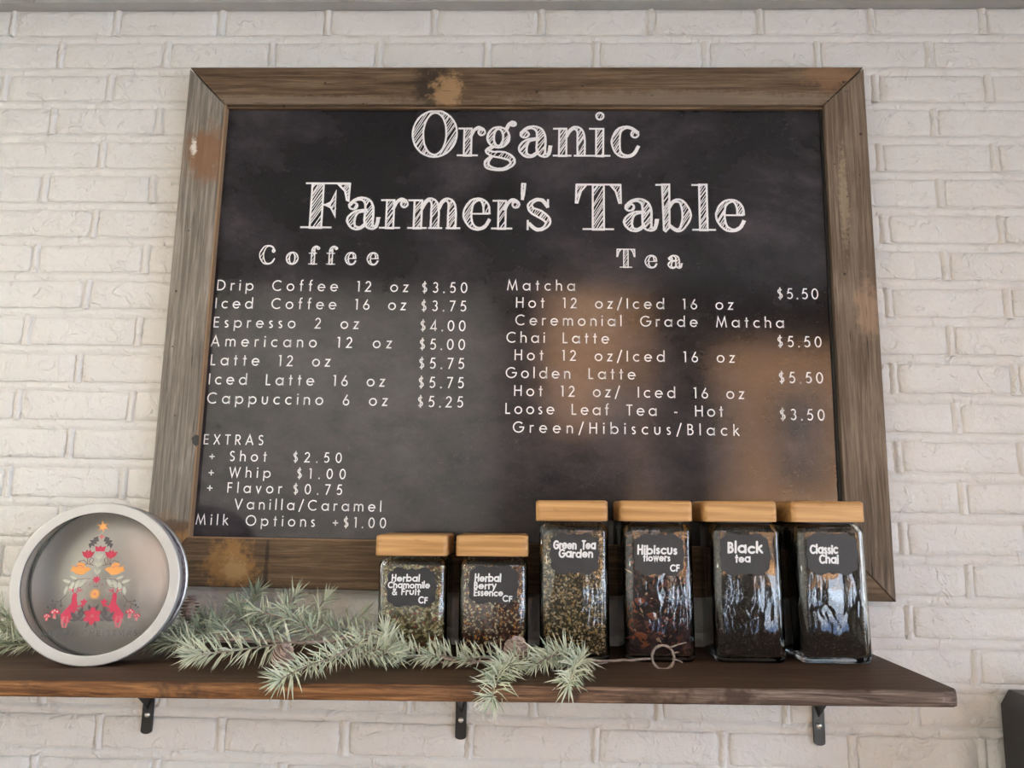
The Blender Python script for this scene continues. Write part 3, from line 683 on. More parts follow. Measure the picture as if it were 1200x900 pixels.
def display(name, letters, z, cap, small=False):
    rr = random.Random(hash(name) % 97 if False else len(name)*13)
    for (ch, x0, x1) in letters:
        mb = MB(); G = SER[ch]; xs = [p[0] for e in G for q in (e[1] if e[0] == 'P' else [e[1]]) for p in q]; a, b = min(xs), max(xs)
        k = (x1-x0-.0006)/(b-a)
        tf = lambda p: (x0+.0003+(p.x-a)*k, YT - .00003*rr.random(), z+p.y*cap)
        for e in G:
            if e[0] == 'L': ribbon(mb, e[1], e[2]*(1.3 if small else 1.0), tf, closed=False)
            else:
                for q in e[1]:
                    jq = [(p[0]+rr.uniform(-.003, .003), p[1]+rr.uniform(-.003, .003)) for p in q]
                    ribbon(mb, jq+[jq[0]], .060 if small else .042, tf, closed=True)
                area = sum(abs(sum(q[i][0]*q[(i+1) % len(q)][1]-q[(i+1) % len(q)][0]*q[i][1] for i in range(len(q))))/2 for q in e[1])
                if area > .004: hatch(mb, e[1], tf, .034 if small else .021, rr, .09 if small else .042)
        onb(mb.build('letter', M_INK))
display('organic', [("O", -.1310, -.0495), ("r", -.0495, .0014), ("g", .0014, .0568), ("a", .0627, .1213), ("n", .1237, .1895), ("i", .1886, .2275), ("c", .2291, .2785)], 2.3805, .0850)
display('farmers', [("F", -.3258, -.2398), ("a", -.2423, -.1844), ("r", -.1844, -.1337), ("m", -.1337, -.0385), ("e", -.0343, .0138), ("r", .0157, .0657), ("'", .0692, .0756), ("s", .0804, .1212)], 2.2425, .0850)
display('table', [("T", .1654, .2459), ("a", .2507, .3103), ("b", .3064, .3687), ("l", .3699, .4119), ("e", .4119, .4621)], 2.2425, .0850)
display('coffee', [("C", -.3955, -.3673), ("o", -.3470, -.3256), ("f", -.3073, -.2878), ("f", -.2753, -.2558), ("e", -.2417, -.2220), ("e", -.2025, -.1825)], 2.1749, .0332, True)
display('tea', [("T", .2378, .2698), ("e", .2870, .3078), ("a", .3270, .3514)], 2.1736, .0335, True)

# ------------------------------------------------------------------ shelf
ROLL = -.0144                       # the shelf rises a little to the right
def zs(x): return 1.532 + .0144*x
shelf = empty('wall_shelf', (0, 0, zs(0)), (0, ROLL, 0))
tag(shelf, 'long dark brown wooden shelf with a rough orange brown front edge', 'shelf')
X1 = .6275; TH = .0195; D = .300
mb = MB(); nx = 110; x0 = -1.32
top = []; bot = []
mb.add([(x0, -.001, 0), (x0, -D+.0015, 0), (X1-.008, -D+.0015, 0), (X1, -D+.012, 0), (X1, -.001, 0)], [(0, 1, 2, 3, 4)])
mb.add([(x0, -.001, 0), (x0, -.001, -TH), (X1, -.001, -TH), (X1, -.001, 0)], [(0, 1, 2, 3)])
mb.add([(x0, -.001, -TH), (x0, -D+.0015, -TH), (X1-.008, -D+.0015, -TH), (X1, -D+.012, -TH), (X1, -.001, -TH)], [(4, 3, 2, 1, 0)])
mb.add([(X1, -D+.012, 0), (X1, -D+.012, -TH), (X1, -.001, -TH), (X1, -.001, 0)], [(0, 1, 2, 3)])
mb.add([(x0, -.001, 0), (x0, -.001, -TH), (x0, -D, -TH), (x0, -D, 0)], [(0, 1, 2, 3)])
mb.build('board', M_SHELF, shelf)
mb = MB(); prof = [(-D+.0030, .0002), (-D+.0010, -.0006), (-D, -.003), (-D-.0006, -.010), (-D, -.0165), (-D+.0012, -TH), (-D+.004, -TH-.0002)]
vs = []
for i in range(nx+1):
    x = x0+(X1-.006-x0)*i/nx; sx_ = max(0, (x-(X1-.012))/.006)
    for (y, z) in prof: vs.append((x, y+.0009*noise.noise(Vector((x*35, z*90, 0)))+sx_*.003, z+.0005*noise.noise(Vector((x*50, 3, z*200)))))
vs += [(X1-.0015, y+.006, z) for y, z in prof] + [(X1+.0002, y+.013, z) for y, z in prof]
n = len(prof); mb.add(vs, [(i*n+k, i*n+k+1, (i+1)*n+k+1, (i+1)*n+k) for i in range(nx+2) for k in range(n-1)])
o = mb.build('front_edge', M_EDGE, shelf, True); o['label'] = 'rough edge, orange brown at left and greyish at right'
mb = MB()                            # pale scuffs on the top
for (x, y, L2, w_) in [(.245, -.262, .09, .0014), (.40, -.255, .035, .0012), (.355, -.238, .018, .0018), (.36, -.233, .014, .001), (.51, -.255, .012, .001), (-.43, -.27, .004, .002), (-.30, -.275, .004, .0015), (-.545, -.25, .004, .002)]:
    mb.add([(x-L2/2, y-w_, .0003), (x+L2/2, y-w_*.2, .0003), (x+L2/2, y+w_*.6, .0003), (x-L2/2, y+w_*.2, .0003)], [(0, 1, 2, 3)])
o = mb.build('scuff_marks', plain('pale_scuff', (.17, .125, .095), .7), shelf); o['kind'] = 'stuff'
BL = ['black metal shelf bracket below the round tin', 'black metal shelf bracket below the hanging pine needles at the middle', 'black metal shelf bracket below the right end of the shelf']
for k, (xb, zb) in enumerate([(-.5280, 1.381), (-.0145, 1.386), (.5565, 1.392)]):
    zt = zs(xb) - TH - .0006
    r_ = empty('shelf_bracket', (xb, 0, zt)); tag(r_, BL[k], 'bracket', 'brackets under the shelf')
    mb = MB(); hw = .0088; L2 = zt-zb
    mb.prism([(-hw, -.001), (hw, -.001)] + [(hw*cos(R(a)), -L2+hw*.5+hw*.5*sin(R(a))) for a in range(0, -181, -30)], -.0052, -.0012); mb.build('wall_leg', M_BLACK, r_, fix=True)
    mb = MB(); mb.box(-hw, hw, -.235, -.0015, -.005, -.001); mb.build('shelf_arm', M_BLACK, r_)
    mb = MB(); a = (-.0054, -.085); b = (-.10, -.005)      # folded V brace between leg and arm
    for s_ in (-1, 1):
        mb.add([(0, a[0], a[1]), (s_*.0085, -.0054, -.062), (s_*.0085, -.10, -.005), (0, -.118, -.005)], [(0, 1, 2, 3)])
        mb.add([(s_*.0085, -.0054, -.062), (s_*.0085, -.0054, -.005), (s_*.0085, -.10, -.005)], [(0, 1, 2)])
    mb.build('brace', M_BLACK, r_, fix=True)
    mb = MB(); mb.lathe([(.0001, -.0078), (.0028, -.0076), (.0042, -.0062), (.0046, -.0050)], 12)
    o = mb.build('screw', M_SCREW, r_, True, loc=(0, 0, -L2+.030)); o['label'] = 'bright zinc screw head'

# ------------------------------------------------------------------ tea jars
def rrect(hw, r, n=6, hd=None):
    hd = hd or hw; out = []
    for (cx, cy, a0) in ((hw-r, hd-r, 0), (-hw+r, hd-r, 90), (-hw+r, -hd+r, 180), (hw-r, -hd+r, 270)):
        out += [(cx+r*cos(R(a0+90*i/n)), cy+r*sin(R(a0+90*i/n))) for i in range(n+1)]
    return out
def loft(mb, secs, cap0=True, cap1=True, mi=0, flip=False):
    n = len(secs[0][0]); vs = [(x, y, z) for (ring, z) in secs for x, y in ring]; fs = []
    for i in range(len(secs)-1):
        for k in range(n): fs.append((i*n+k, i*n+(k+1) % n, (i+1)*n+(k+1) % n, (i+1)*n+k))
    if cap0: fs.append(tuple(range(n-1, -1, -1)))
    if cap1: fs.append(tuple(range((len(secs)-1)*n, len(secs)*n)))
    if flip: fs = [f[::-1] for f in fs]
    mb.add(vs, fs, mi)
def label_poly(w_, h):
    # scalloped plaque: cusps at the middle of each side, notched corners
    q = [(0, 1.0), (.05, .93), (.16, .89), (.30, .93), (.42, 1.0), (.56, 1.0), (.68, .93), (.73, .82), (.85, .77), (.93, .67), (.94, .52), (.92, .38), (.94, .20), (1.0, .0)]
    pts = [(x, y) for x, y in q] + [(x, -y) for x, y in q[::-1][1:]]
    pts = pts + [(-x, y) for x, y in pts[::-1][1:-1]]
    # smooth
    out = []
    n = len(pts)
    for i in range(n):
        a, b = pts[i], pts[(i+1) % n]; out += [a, ((a[0]+b[0])/2, (a[1]+b[1])/2)]
    return [(x*w_/2, y*h/2) for x, y in out]
PAL = {}
def pal(key, cols):
    if key not in PAL: PAL[key] = [plain('%s_%d' % (key, i), c, .8, var=.25, scale=500) for i, c in enumerate(cols)]
    return PAL[key]
def make_jar(xc, yc, H, lid_z0, lid_z1, lines, label, content, name='tea_jar', lab=None, lid_dx=0, rz=0):
    """square glass jar, bamboo lid, slate label, loose tea inside"""
    root = empty(name, (xc, yc, zs(xc)+.0006), (0, ROLL, rz)); tag(root, label, 'jar')
    hw = .0517; rc = .013
    mb = MB()
    outer = [(rrect(hw-.007, rc-.004), .0), (rrect(hw-.0035, rc-.002), .0008), (rrect(hw-.0008, rc), .004), (rrect(hw, rc), .008), (rrect(hw, rc), H-.013), (rrect(hw-.0012, rc), H-.007), (rrect(hw-.005, rc-.001), H-.003), (rrect(hw-.008, rc-.001), H-.001), (rrect(hw-.009, rc-.001), H+.0005)]
    ihw = hw-.0042; ir = rc-.003
    inner = [(rrect(ihw-.006, ir-.003), .0085), (rrect(ihw-.002, ir-.001), .0095), (rrect(ihw, ir), .013), (rrect(ihw, ir), H-.014), (rrect(ihw-.004, ir), H-.007), (rrect(ihw-.008, ir-.001), H-.003), (rrect(hw-.0125, ir-.001), H+.0005)]
    loft(mb, outer, True, False); loft(mb, inner, True, False, flip=True)
    # bridge the rim
    n = len(outer[0][0]); b0 = (len(outer)-1)*n; b1 = len(outer)*n + (len(inner)-1)*n
    for k in range(n): mb.f.append((b0+k, b0+(k+1) % n, b1+(k+1) % n, b1+k)); mb.m.append(0)
    mb.build('glass_body', M_GLASS, root, True, fix=True)
    mb = MB(); loft(mb, [(rrect(hw-.0085, rc), H+.0008), (rrect(hw-.0085, rc), lid_z0+.0002)]); o = mb.build('seal_ring', M_GASKET, root)
    mb = MB(); lw = .0540; lr = .007
    loft(mb, [(rrect(lw-.0012, lr), lid_z0), (rrect(lw, lr), lid_z0+.0012), (rrect(lw, lr), lid_z1-.0035), (rrect(lw-.0008, lr), lid_z1-.0015), (rrect(lw-.0035, lr), lid_z1)])
    o = mb.build('bamboo_lid', M_BAMBOO, root, loc=(lid_dx, 0, 0))
    # label
    lx, lz, lw_, lh = lab
    mb = MB(); mb.prism([(x+lx, z+lz) for x, z in label_poly(lw_, lh)], -hw-.0009, -hw-.0003); lo = mb.build('slate_label', M_SLATE, root)
    mb = MB()
    for i, (s, a, b, z, cap) in enumerate(lines):
        hand_line(mb, s, lx+a*lw_/2, lx+b*lw_/2, lz+z*lh/2, cap*lh, -hw-.00105, seed=i*7+len(s))
    mb.build('handwriting', M_PEN, lo)
    # contents
    kind, top_z, cols, nb = content; rr = random.Random(len(label)); mats = pal(kind, cols)
    ch = ihw-.0016; mb = MB()
    core = ch - .0012
    loft(mb, [(rrect(core, ir), .0105), (rrect(core, ir), top_z-.002), (rrect(core*.6, ir), top_z+.001)], mi=0)
    faces = []
    for _ in range(nb):
        u = rr.random()
        if u < .50: p = Vector((rr.uniform(-ch, ch), -ch+rr.uniform(0, .0015), rr.uniform(.0115, top_z))); nrm = Vector((0, -1, 0))
        elif u < .72: p = Vector((ch-rr.uniform(0, .0015), rr.uniform(-ch, ch), rr.uniform(.0115, top_z))); nrm = Vector((1, 0, 0))
        elif u < .90: p = Vector((-ch+rr.uniform(0, .0015), rr.uniform(-ch, ch), rr.uniform(.0115, top_z))); nrm = Vector((-1, 0, 0))
        else: p = Vector((rr.uniform(-ch, ch), rr.uniform(-ch, ch), top_z+rr.uniform(-.001, .002))); nrm = Vector((0, 0, 1))
        # round the corners
        if abs(p.x) > ch-ir and abs(p.y) > ch-ir:
            c = Vector(((ch-ir)*(1 if p.x > 0 else -1), (ch-ir)*(1 if p.y > 0 else -1))); d = Vector((p.x, p.y))-c
            if d.length > ir-.0005: d = d.normalized()*(ir-.0005); p.x, p.y = c.x+d.x, c.y+d.y
        a = Vector((rr.uniform(-1, 1), rr.uniform(-1, 1), rr.uniform(-1, 1))); a -= nrm*a.dot(nrm)*.8; a.normalize(); b = nrm.cross(a).normalized()
        if kind == 'hibiscus':
            l_ = rr.uniform(.003, .010); wd = rr.uniform(.0008, .003); th = .0009
        elif kind in ('black_tea', 'chai'):
            l_ = rr.uniform(.001, .0028); wd = l_*rr.uniform(.25, .5); th = .0006
        elif kind == 'chamomile':
            l_ = rr.uniform(.0022, .0055); wd = l_*rr.uniform(.3, .6); th = .0013
        else:
            l_ = rr.uniform(.0016, .0038); wd = l_*rr.uniform(.35, .7); th = .0012
        mi = rr.choices(range(len(cols)), weights=[3, 3, 3, 2, 1, .3][:len(cols)])[0]
        tw = nrm*th
        vs = [p-a*l_, p-b*wd+tw*.3, p+a*l_*rr.uniform(.7, 1), p+b*wd+tw*.3, p+tw, p-tw*.6]
        mb.add(vs, [(0, 1, 4), (1, 2, 4), (2, 3, 4), (3, 0, 4), (1, 0, 5), (2, 1, 5), (3, 2, 5), (0, 3, 5)], mi)
    if kind == 'hibiscus':
        for (px_, pz_, s_, mi) in [(-.030, .085, .009, 4), (-.010, .064, .009, 4), (-.028, .035, .011, 4), (.018, .098, .008, 3), (.028, .034, .006, 3), (.0, .040, .005, 4), (.02, .055, .005, 3)]:
            # curled petal
            vs = []; N = 6
            for i in range(N+1):
                for j in range(4):
                    t = i/N*2-1; q = j/3
                    vs.append((px_+s_*(t*(.35+.65*q**.7)*1.0+.25*sin(pz_*90)*q), -ch+.0006-.0014*abs(sin(q*2.2)), pz_+s_*((q-.5)*1.3*(1-.45*t*t)+.2*t*sin(px_*300))))
            mb.add(vs, [(i*4+j, (i+1)*4+j, (i+1)*4+j+1, i*4+j+1) for i in range(N) for j in range(3)], mi)
            if 0: mb.tube([(px_+s_*t/3*(1), -ch-.0004, pz_+s_*.6*(1-.3*t*t/9)) for t in (-3, -1.5, 0, 1.5, 3)], .0005, 4, 5)
    o = mb.build('loose_tea', mats, root); o['kind'] = 'stuff'
    return root
CH = [(.16, .12, .05), (.62, .50, .24), (.42, .34, .13), (.85, .74, .46), (.35, .09, .04)]
BE = [(.09, .04, .03), (.24, .08, .05), (.72, .56, .34), (.12, .035, .025), (.75, .32, .07)]
GT = [(.07, .05, .022), (.50, .34, .16), (.24, .17, .075), (.75, .58, .36), (.62, .36, .12)]
HI = [(.024, .009, .012), (.060, .016, .018), (.040, .014, .018), (.13, .035, .03), (.34, .085, .035), (.55, .33, .2)]
BT = [(.020, .013, .010), (.060, .038, .026), (.032, .020, .014), (.11, .075, .05)]
YJ = -.142+.0517
SH, TALL = .1475, .1995
make_jar(-.0795, YJ, SH, .1495, .1807, [("Herbal", -.77, .31, .30, .155), ("Chamomile", -.91, .71, -.03, .145), ("& Fruit", -.74, .34, -.37, .145), ("CF", .29, .63, -.80, .15)],
    'short square glass jar labelled Herbal Chamomile and Fruit, with bamboo lid, leftmost on the shelf', ('chamomile', .134, CH, 2200), lab=(-.0005, .104, .0765, .0575), lid_dx=-.002)
make_jar(.0415, YJ, SH, .1495, .1807, [("Herbal", -.72, .28, .17, .175), ("Berry", -.75, .10, -.21, .165), ("Essence", -.75, .36, -.57, .16), ("CF", .36, .72, -.86, .14)],
    'short square glass jar labelled Herbal Berry Essence, filled with brown and cream bits', ('berry', .134, BE, 3200), lab=(.0005, .1085, .0765, .0560), lid_dx=-.002)
make_jar(.1620, YJ, TALL, .2018, .2325, [("Green  Tea", -.82, .82, .21, .19), ("Garden", -.61, .71, -.18, .18)],
    'tall square glass jar labelled Green Tea Garden, leftmost of the four tall jars', ('green_tea', .182, GT, 3800), lab=(.0003, .1545, .0755, .0615), lid_dx=-.003)
make_jar(.2868, YJ, TALL, .2018, .2325, [("Hibiscus", -.82, .68, .03, .195), ("flowers", -.61, .41, -.30, .15), ("CF", .41, .75, -.78, .15)],
    'tall square glass jar labelled Hibiscus flowers, full of dark red petals', ('hibiscus', .184, HI, 1700), lab=(.0005, .1535, .0770, .0610), lid_dx=-.002)
make_jar(.4185, YJ, TALL, .2018, .2325, [("Black", -.64, .68, .07, .23), ("tea", -.37, .2, -.37, .17)],
    'tall square glass jar labelled Black tea, filled with fine dark brown leaves', ('black_tea', .188, BT, 4600), lab=(-.0045, .1545, .0755, .0615), lid_dx=-.008, rz=-.02)
make_jar(.5410, YJ, TALL, .2018, .2325, [("Classic", -.82, .21, .02, .20), ("Chai", -.49, .21, -.44, .19)],
    'tall square glass jar labelled Classic Chai, rightmost on the shelf, reflecting a bright window', ('chai', .188, BT, 4200), lab=(-.001, .1560, .0775, .0615), lid_dx=-.003, rz=.01)

# ------------------------------------------------------------------ round window tin
TT, TYW, TR = .05, .20, .1130
tc_ = Vector((-.5225, -.2065, 1.6345))
tin = empty('round_tin'); tag(tin, 'round metal tin, clear lid printed with a Christmas tree, at left end of shelf', 'tin')
n_ = Vector((sin(TYW)*cos(TT), -cos(TYW)*cos(TT), sin(TT))); u_ = Vector((cos(TYW), sin(TYW), 0)); v_ = u_.cross(-n_) if (u_.cross(-n_)).z > 0 else -(u_.cross(-n_))
M_ = Matrix((u_, -n_, v_)).transposed().to_4x4()
low = tc_.z - TR*v_.z; tc_.z += zs(tc_.x) + .0008 - low + 0.0
# back rim of the leaning tin must not sink: keep the contact at the lid edge
M_.translation = tc_; tin.matrix_world = M_
DP = .055
mb = MB(); mb.lathe([(TR-.0035, .009), (TR-.0035, DP-.002)], 72); mb.build('tin_side', M_TINSIDE, tin, True)
mb = MB(); mb.lathe([(TR-.0035, DP-.003), (TR-.0006, DP-.0022), (TR-.0006, DP), (TR-.004, DP+.0006), (TR-.006, DP), (.001, DP)], 72); mb.build('tin_base', M_TIN, tin, True)
mb = MB(); mb.lathe([(TR-.0045, .006), (TR-.0045, DP-.004), (TR-.006, DP-.0015)], 72); mb.build('inner_side', M_TIN, tin, True)
mb = MB(); mb.lathe([(TR-.006, DP-.0014), (TR-.0095, DP-.0055), (TR-.0105, DP-.006), (.0005, DP-.0052)], 72); o = mb.build('inner_base', M_TIN, tin, True)
mb = MB(); mb.lathe([(TR-.0049, DP-.003), (TR-.0060, DP-.0048), (TR-.0072, DP-.0042), (TR-.0062, DP-.002)], 72, closed=True); mb.build('base_groove', M_RIMD, tin, True)
RW = TR-.0145
mb = MB(); mb.lathe([(RW, .0022), (RW+.0001, .0), (RW+.0004, -.0010), (RW+.0010, -.0012), (RW+.0014, -.0012), (TR-.0022, -.0012), (TR-.0018, -.0012), (TR-.0006, -.0008), (TR-.0002, -.0002), (TR, .0002), (TR, .0012), (TR, .0085), (TR, .0095), (TR+.0006, .0102), (TR+.0004, .0114), (TR-.0010, .0115), (TR-.0012, .0035), (RW+.001, .0030)], 96, closed=True)
mb.build('lid_ring', M_RING, tin, True)
mb = MB(); mb.lathe([(RW-.0004, .0012), (RW+.0006, -.0002), (RW+.0012, .0006), (RW+.0004, .0024)], 96, closed=True); mb.build('ring_bead', M_RIMD, tin, True)
mb = MB(); mb.lathe([(RW+.0012, .0020), (.0002, .0020)], 64); win = mb.build('clear_window', M_FILM, tin)
# printed art, in units of the window radius
art_cols = dict(orange=(.80, .36, .09), red=(.50, .03, .06), crimson=(.56, .035, .085), pink=(.60, .16, .17), cream=(.55, .56, .45), dark=(.085, .075, .075), brown=(.18, .11, .09), grey=(.10, .095, .095), white=(.80, .76, .72))
AC = list(art_cols); AM = [plain('ink_'+k, v, .5, var=.06) for k, v in art_cols.items()]
art = MB(); za = [0]
def apoly(col, pts, cx=0, cy=0, s=1, rot=0, mir=1):
    za[0] += 1; y = .0016 - .000004*za[0]; c, s_ = cos(R(rot)), sin(R(rot)); q = []
    for (x, z) in pts: q.append((mir*(cx + s*(x*c-z*s_))*RW, y, (cy + s*(x*s_+z*c))*RW))
    cen = (sum(p[0] for p in q)/len(q), y, sum(p[2] for p in q)/len(q)); n = len(q)
    art.add(q + [cen], [(i, (i+1) % n, n) for i in range(n)], AC.index(col))
def aline(col, pts, w_, mir=1):
    za[0] += 1; y = .0016 - .000004*za[0]
    ribbon(art, pts, w_, lambda p: (mir*p.x*RW, y, p.y*RW), AC.index(col), closed=False)
def star(n, r0, r1, a0=90): return [((r1 if i % 2 else r0)*cos(R(a0+180*i/n)), (r1 if i % 2 else r0)*sin(R(a0+180*i/n))) for i in range(2*n)]
leaf = [(0, 0), (.25, .16), (.6, .17), (1, 0), (.6, -.15), (.25, -.14)]
apoly('orange', star(6, .095, .032, 100), 0, .80)
aline('cream', [(0, .72), (0, .66)], .012)
apoly('pink', star(4, .045, .02), 0, .655)
apoly('crimson', [(-.06, -.03), (.06, -.03), (.075, .05), (.03, .02), (0, .06), (-.03, .02), (-.075, .05)], 0, .475)
for mr in (1, -1):
    apoly('dark', [(.05, .66), (.11, .64), (.10, .61), (.16, .60), (.13, .57), (.17, .55), (.14, .48), (.12, .53), (.08, .51), (.10, .55), (.05, .55), (.07, .59), (.03, .59)], 0, 0, 1, 0, mr)
    apoly('red', [(-.09, .05), (-.06, -.02), (0, -.055), (.06, -.02), (.09, .05), (.045, .03), (.02, .08), (0, .04), (-.02, .08), (-.045, .03)], .155, .395, 1.0, 0, mr)
    apoly('crimson', [(-.03, .03), (0, -.03), (.03, .03), (0, .05)], .155, .39, 1, 0, mr)
    aline('brown', [(.155, .34), (.15, .27), (.06, .245)], .010, mr)
    aline('brown', [(.15, .265), (.20, .32), (.27, .30), (.21, .25), (.15, .265)], .009, mr)
    aline('brown', [(.10, .255), (.07, .33), (.11, .36), (.13, .30), (.10, .255)], .009, mr)
    # bird
    apoly('orange', [(-.12, .01), (-.07, .04), (-.04, .03), (-.03, .08), (.02, .10), (.08, .08), (.05, .05), (.08, .03), (.14, .06), (.12, .02), (.15, -.01), (.10, -.03), (.06, -.06), (-.02, -.07), (-.07, -.03)], .215, .185, 1.05, 0, mr)
    aline('pink', [(.19, .215), (.24, .245), (.30, .235)], .010, mr)
    # laurel
    aline('brown', [(.08, .06), (.25, .05), (.42, -.08)], .008, mr)
    for (lx_, lz_, rot, sc) in [(.14, .06, -55, .16), (.22, .045, -65, .15), (.26, .05, 25, .12), (.30, .02, -75, .16), (.34, .0, 20, .13), (.38, -.04, -80, .14)]:
        apoly('cream', leaf, lx_, lz_, sc, rot, mr)
    # deer, rearing
    dx = .33
    apoly('crimson', [(-.02, -.17), (.04, -.19), (.10, -.13), (.11, -.07), (.02, .05), (-.02, .10), (-.01, .20), (-.04, .235), (-.08, .20), (-.07, .17), (-.10, .05), (-.06, -.08), (-.03, -.12)][::1], dx-.02, -.37, 1.0, 0, mr)
    for q in ([(.06, -.17), (.085, -.25), (.055, -.33)], [(.02, -.17), (.01, -.25), (.03, -.33)]): aline('pink', [(dx-.02+a, -.30+b*1.0+.01) for a, b in q], .026, mr)
    for q in ([(-.09, .03), (-.15, .06), (-.17, .02)], [(-.09, .0), (-.13, -.02), (-.12, -.08)]): aline('crimson', [(dx-.02+a, -.37+b) for a, b in q], .020, mr)
    for q in ([(-.05, .22), (-.09, .27), (-.14, .27)], [(-.07, .24), (-.08, .31)], [(-.03, .22), (.0, .27), (.05, .28)], [(-.015, .245), (-.01, .31)]): aline('crimson', [(dx-.02+a, -.37+b) for a, b in q], .011, mr)
    # twig behind the deer
    aline('dark', [(.38, -.17), (.46, -.26), (.56, -.31)], .009, mr); aline('dark', [(.44, -.23), (.43, -.31)], .008, mr); aline('dark', [(.47, -.26), (.54, -.25)], .008, mr); aline('dark', [(.51, -.29), (.50, -.37)], .008, mr)
    for p in [(.57, -.31), (.55, -.25), (.43, -.32), (.50, -.38), (.60, -.34)]: apoly('dark', star(4, .018, .014), p[0], p[1], 1, 0, mr)
    # flower on stalk with leaves
    aline('dark', [(.14, -.31), (.19, -.40), (.20, -.52)], .010, mr)
    apoly('crimson', [(-.05, .03), (0, -.05), (.05, .03), (.02, .02), (0, .06), (-.02, .02)], .135, -.275, 1.1, 0, mr)
    apoly('dark', leaf, .20, -.53, .17, 55, mr); apoly('dark', leaf, .20, -.53, .15, 125, mr); apoly('dark', leaf, .19, -.46, .14, 115, mr); apoly('dark', leaf, .20, -.53, .11, 10, mr)
    # mushrooms
    for (mx, mz, ms) in [(.50, -.42, .07), (.60, -.47, .052)]:
        apoly('pink', [(-.25, 0), (.25, 0), (.35, -1.1), (-.35, -1.1)], mx, mz, ms*.9, 0, mr)
        apoly('red', [(-1, -.1), (-.8, .45), (-.3, .85), (.3, .85), (.8, .45), (1, -.1)], mx, mz, ms, 0, mr)
        for p in [(-.4, .3), (.1, .5), (.45, .2)]: apoly('white', star(4, .20, .14), mx+p[0]*ms, mz+p[1]*ms, ms, 0, mr)
    for k in range(7):
        a = R(20+k*22); r_ = .14+.035*(k % 3); apoly('brown' if k % 2 else 'pink', star(3, .012, .008), cos(a)*r_*1.6, -.14+sin(a)*r_*.8-.02, 1, 0, mr)
aline('cream', [(0, .43), (0, .10)], .010)
for z in (.33, .22, .12):
    apoly('cream', leaf, 0, z, .10, 60); apoly('cream', leaf, 0, z, .10, 120)
apoly('crimson', star(8, .065, .030), 0, .045)
apoly('orange', star(14, .095, .045), 0, -.155); apoly('pink', star(8, .025, .012), 0, -.155)
for k in range(8): apoly('dark', leaf, .05*cos(R(22+45*k)), -.46+.05*sin(R(22+45*k)), .13, 22+45*k)
for k in range(6): apoly('crimson' if k % 2 else 'red', [(0, 0), (.4, .3), (.75, .28), (1, 0), (.75, -.28), (.4, -.3)], 0, -.46, .13, 30+60*k)
apoly('pink', star(6, .03, .018), 0, -.46)
s = 'MERRY CHRISTMAS'; x = -.63; 
wd = [.45 if ch == ' ' else FUT[ch][0] for ch in s]; cap = .080; tr_ = (1.26 - sum(wd)*cap)/(len(s)-1)
for ch, w_ in zip(s, wd):
    if ch != ' ':
        for st in FUT[ch][1]: aline('grey', [(x+p[0]*cap, -.735+p[1]*cap) for p in st], .011)
        if ch in 'MRYHIT':
            for q in (.05, w_-.05): aline('grey', [(x+(q-.12)*cap, -.735), (x+(q+.12)*cap, -.735)], .008)
    x += w_*cap+tr_
art.build('printed_christmas_art', AM, win)

# ------------------------------------------------------------------ frosted pine garland
gar = empty('pine_garland', (-.10, -.18, zs(-.1)))
tag(gar, 'frosted pale green artificial pine garland with small cones, lying along the shelf before the jars', 'garland')
GI = Matrix.Translation((.10, .18, -zs(-.1)))
def ong(o): o.parent = gar; o.matrix_parent_inverse = GI; return o
def smooth_path(pts, n=8):
    P = [Vector(p) for p in pts]
    if len(P) == 2: return [P[0].lerp(P[1], i/n) for i in range(n+1)]
    Q = [P[0]*2-P[1]] + P + [P[-1]*2-P[-2]]; out = []
    for i in range(1, len(Q)-2):
        for k in range(n):
            t = k/n; out.append(.5*((2*Q[i])+(Q[i+1]-Q[i-1])*t+(2*Q[i-1]-5*Q[i]+4*Q[i+1]-Q[i+2])*t*t+(3*Q[i]-Q[i-1]-3*Q[i+1]+Q[i+2])*t**3))
    return out + [P[-1]]
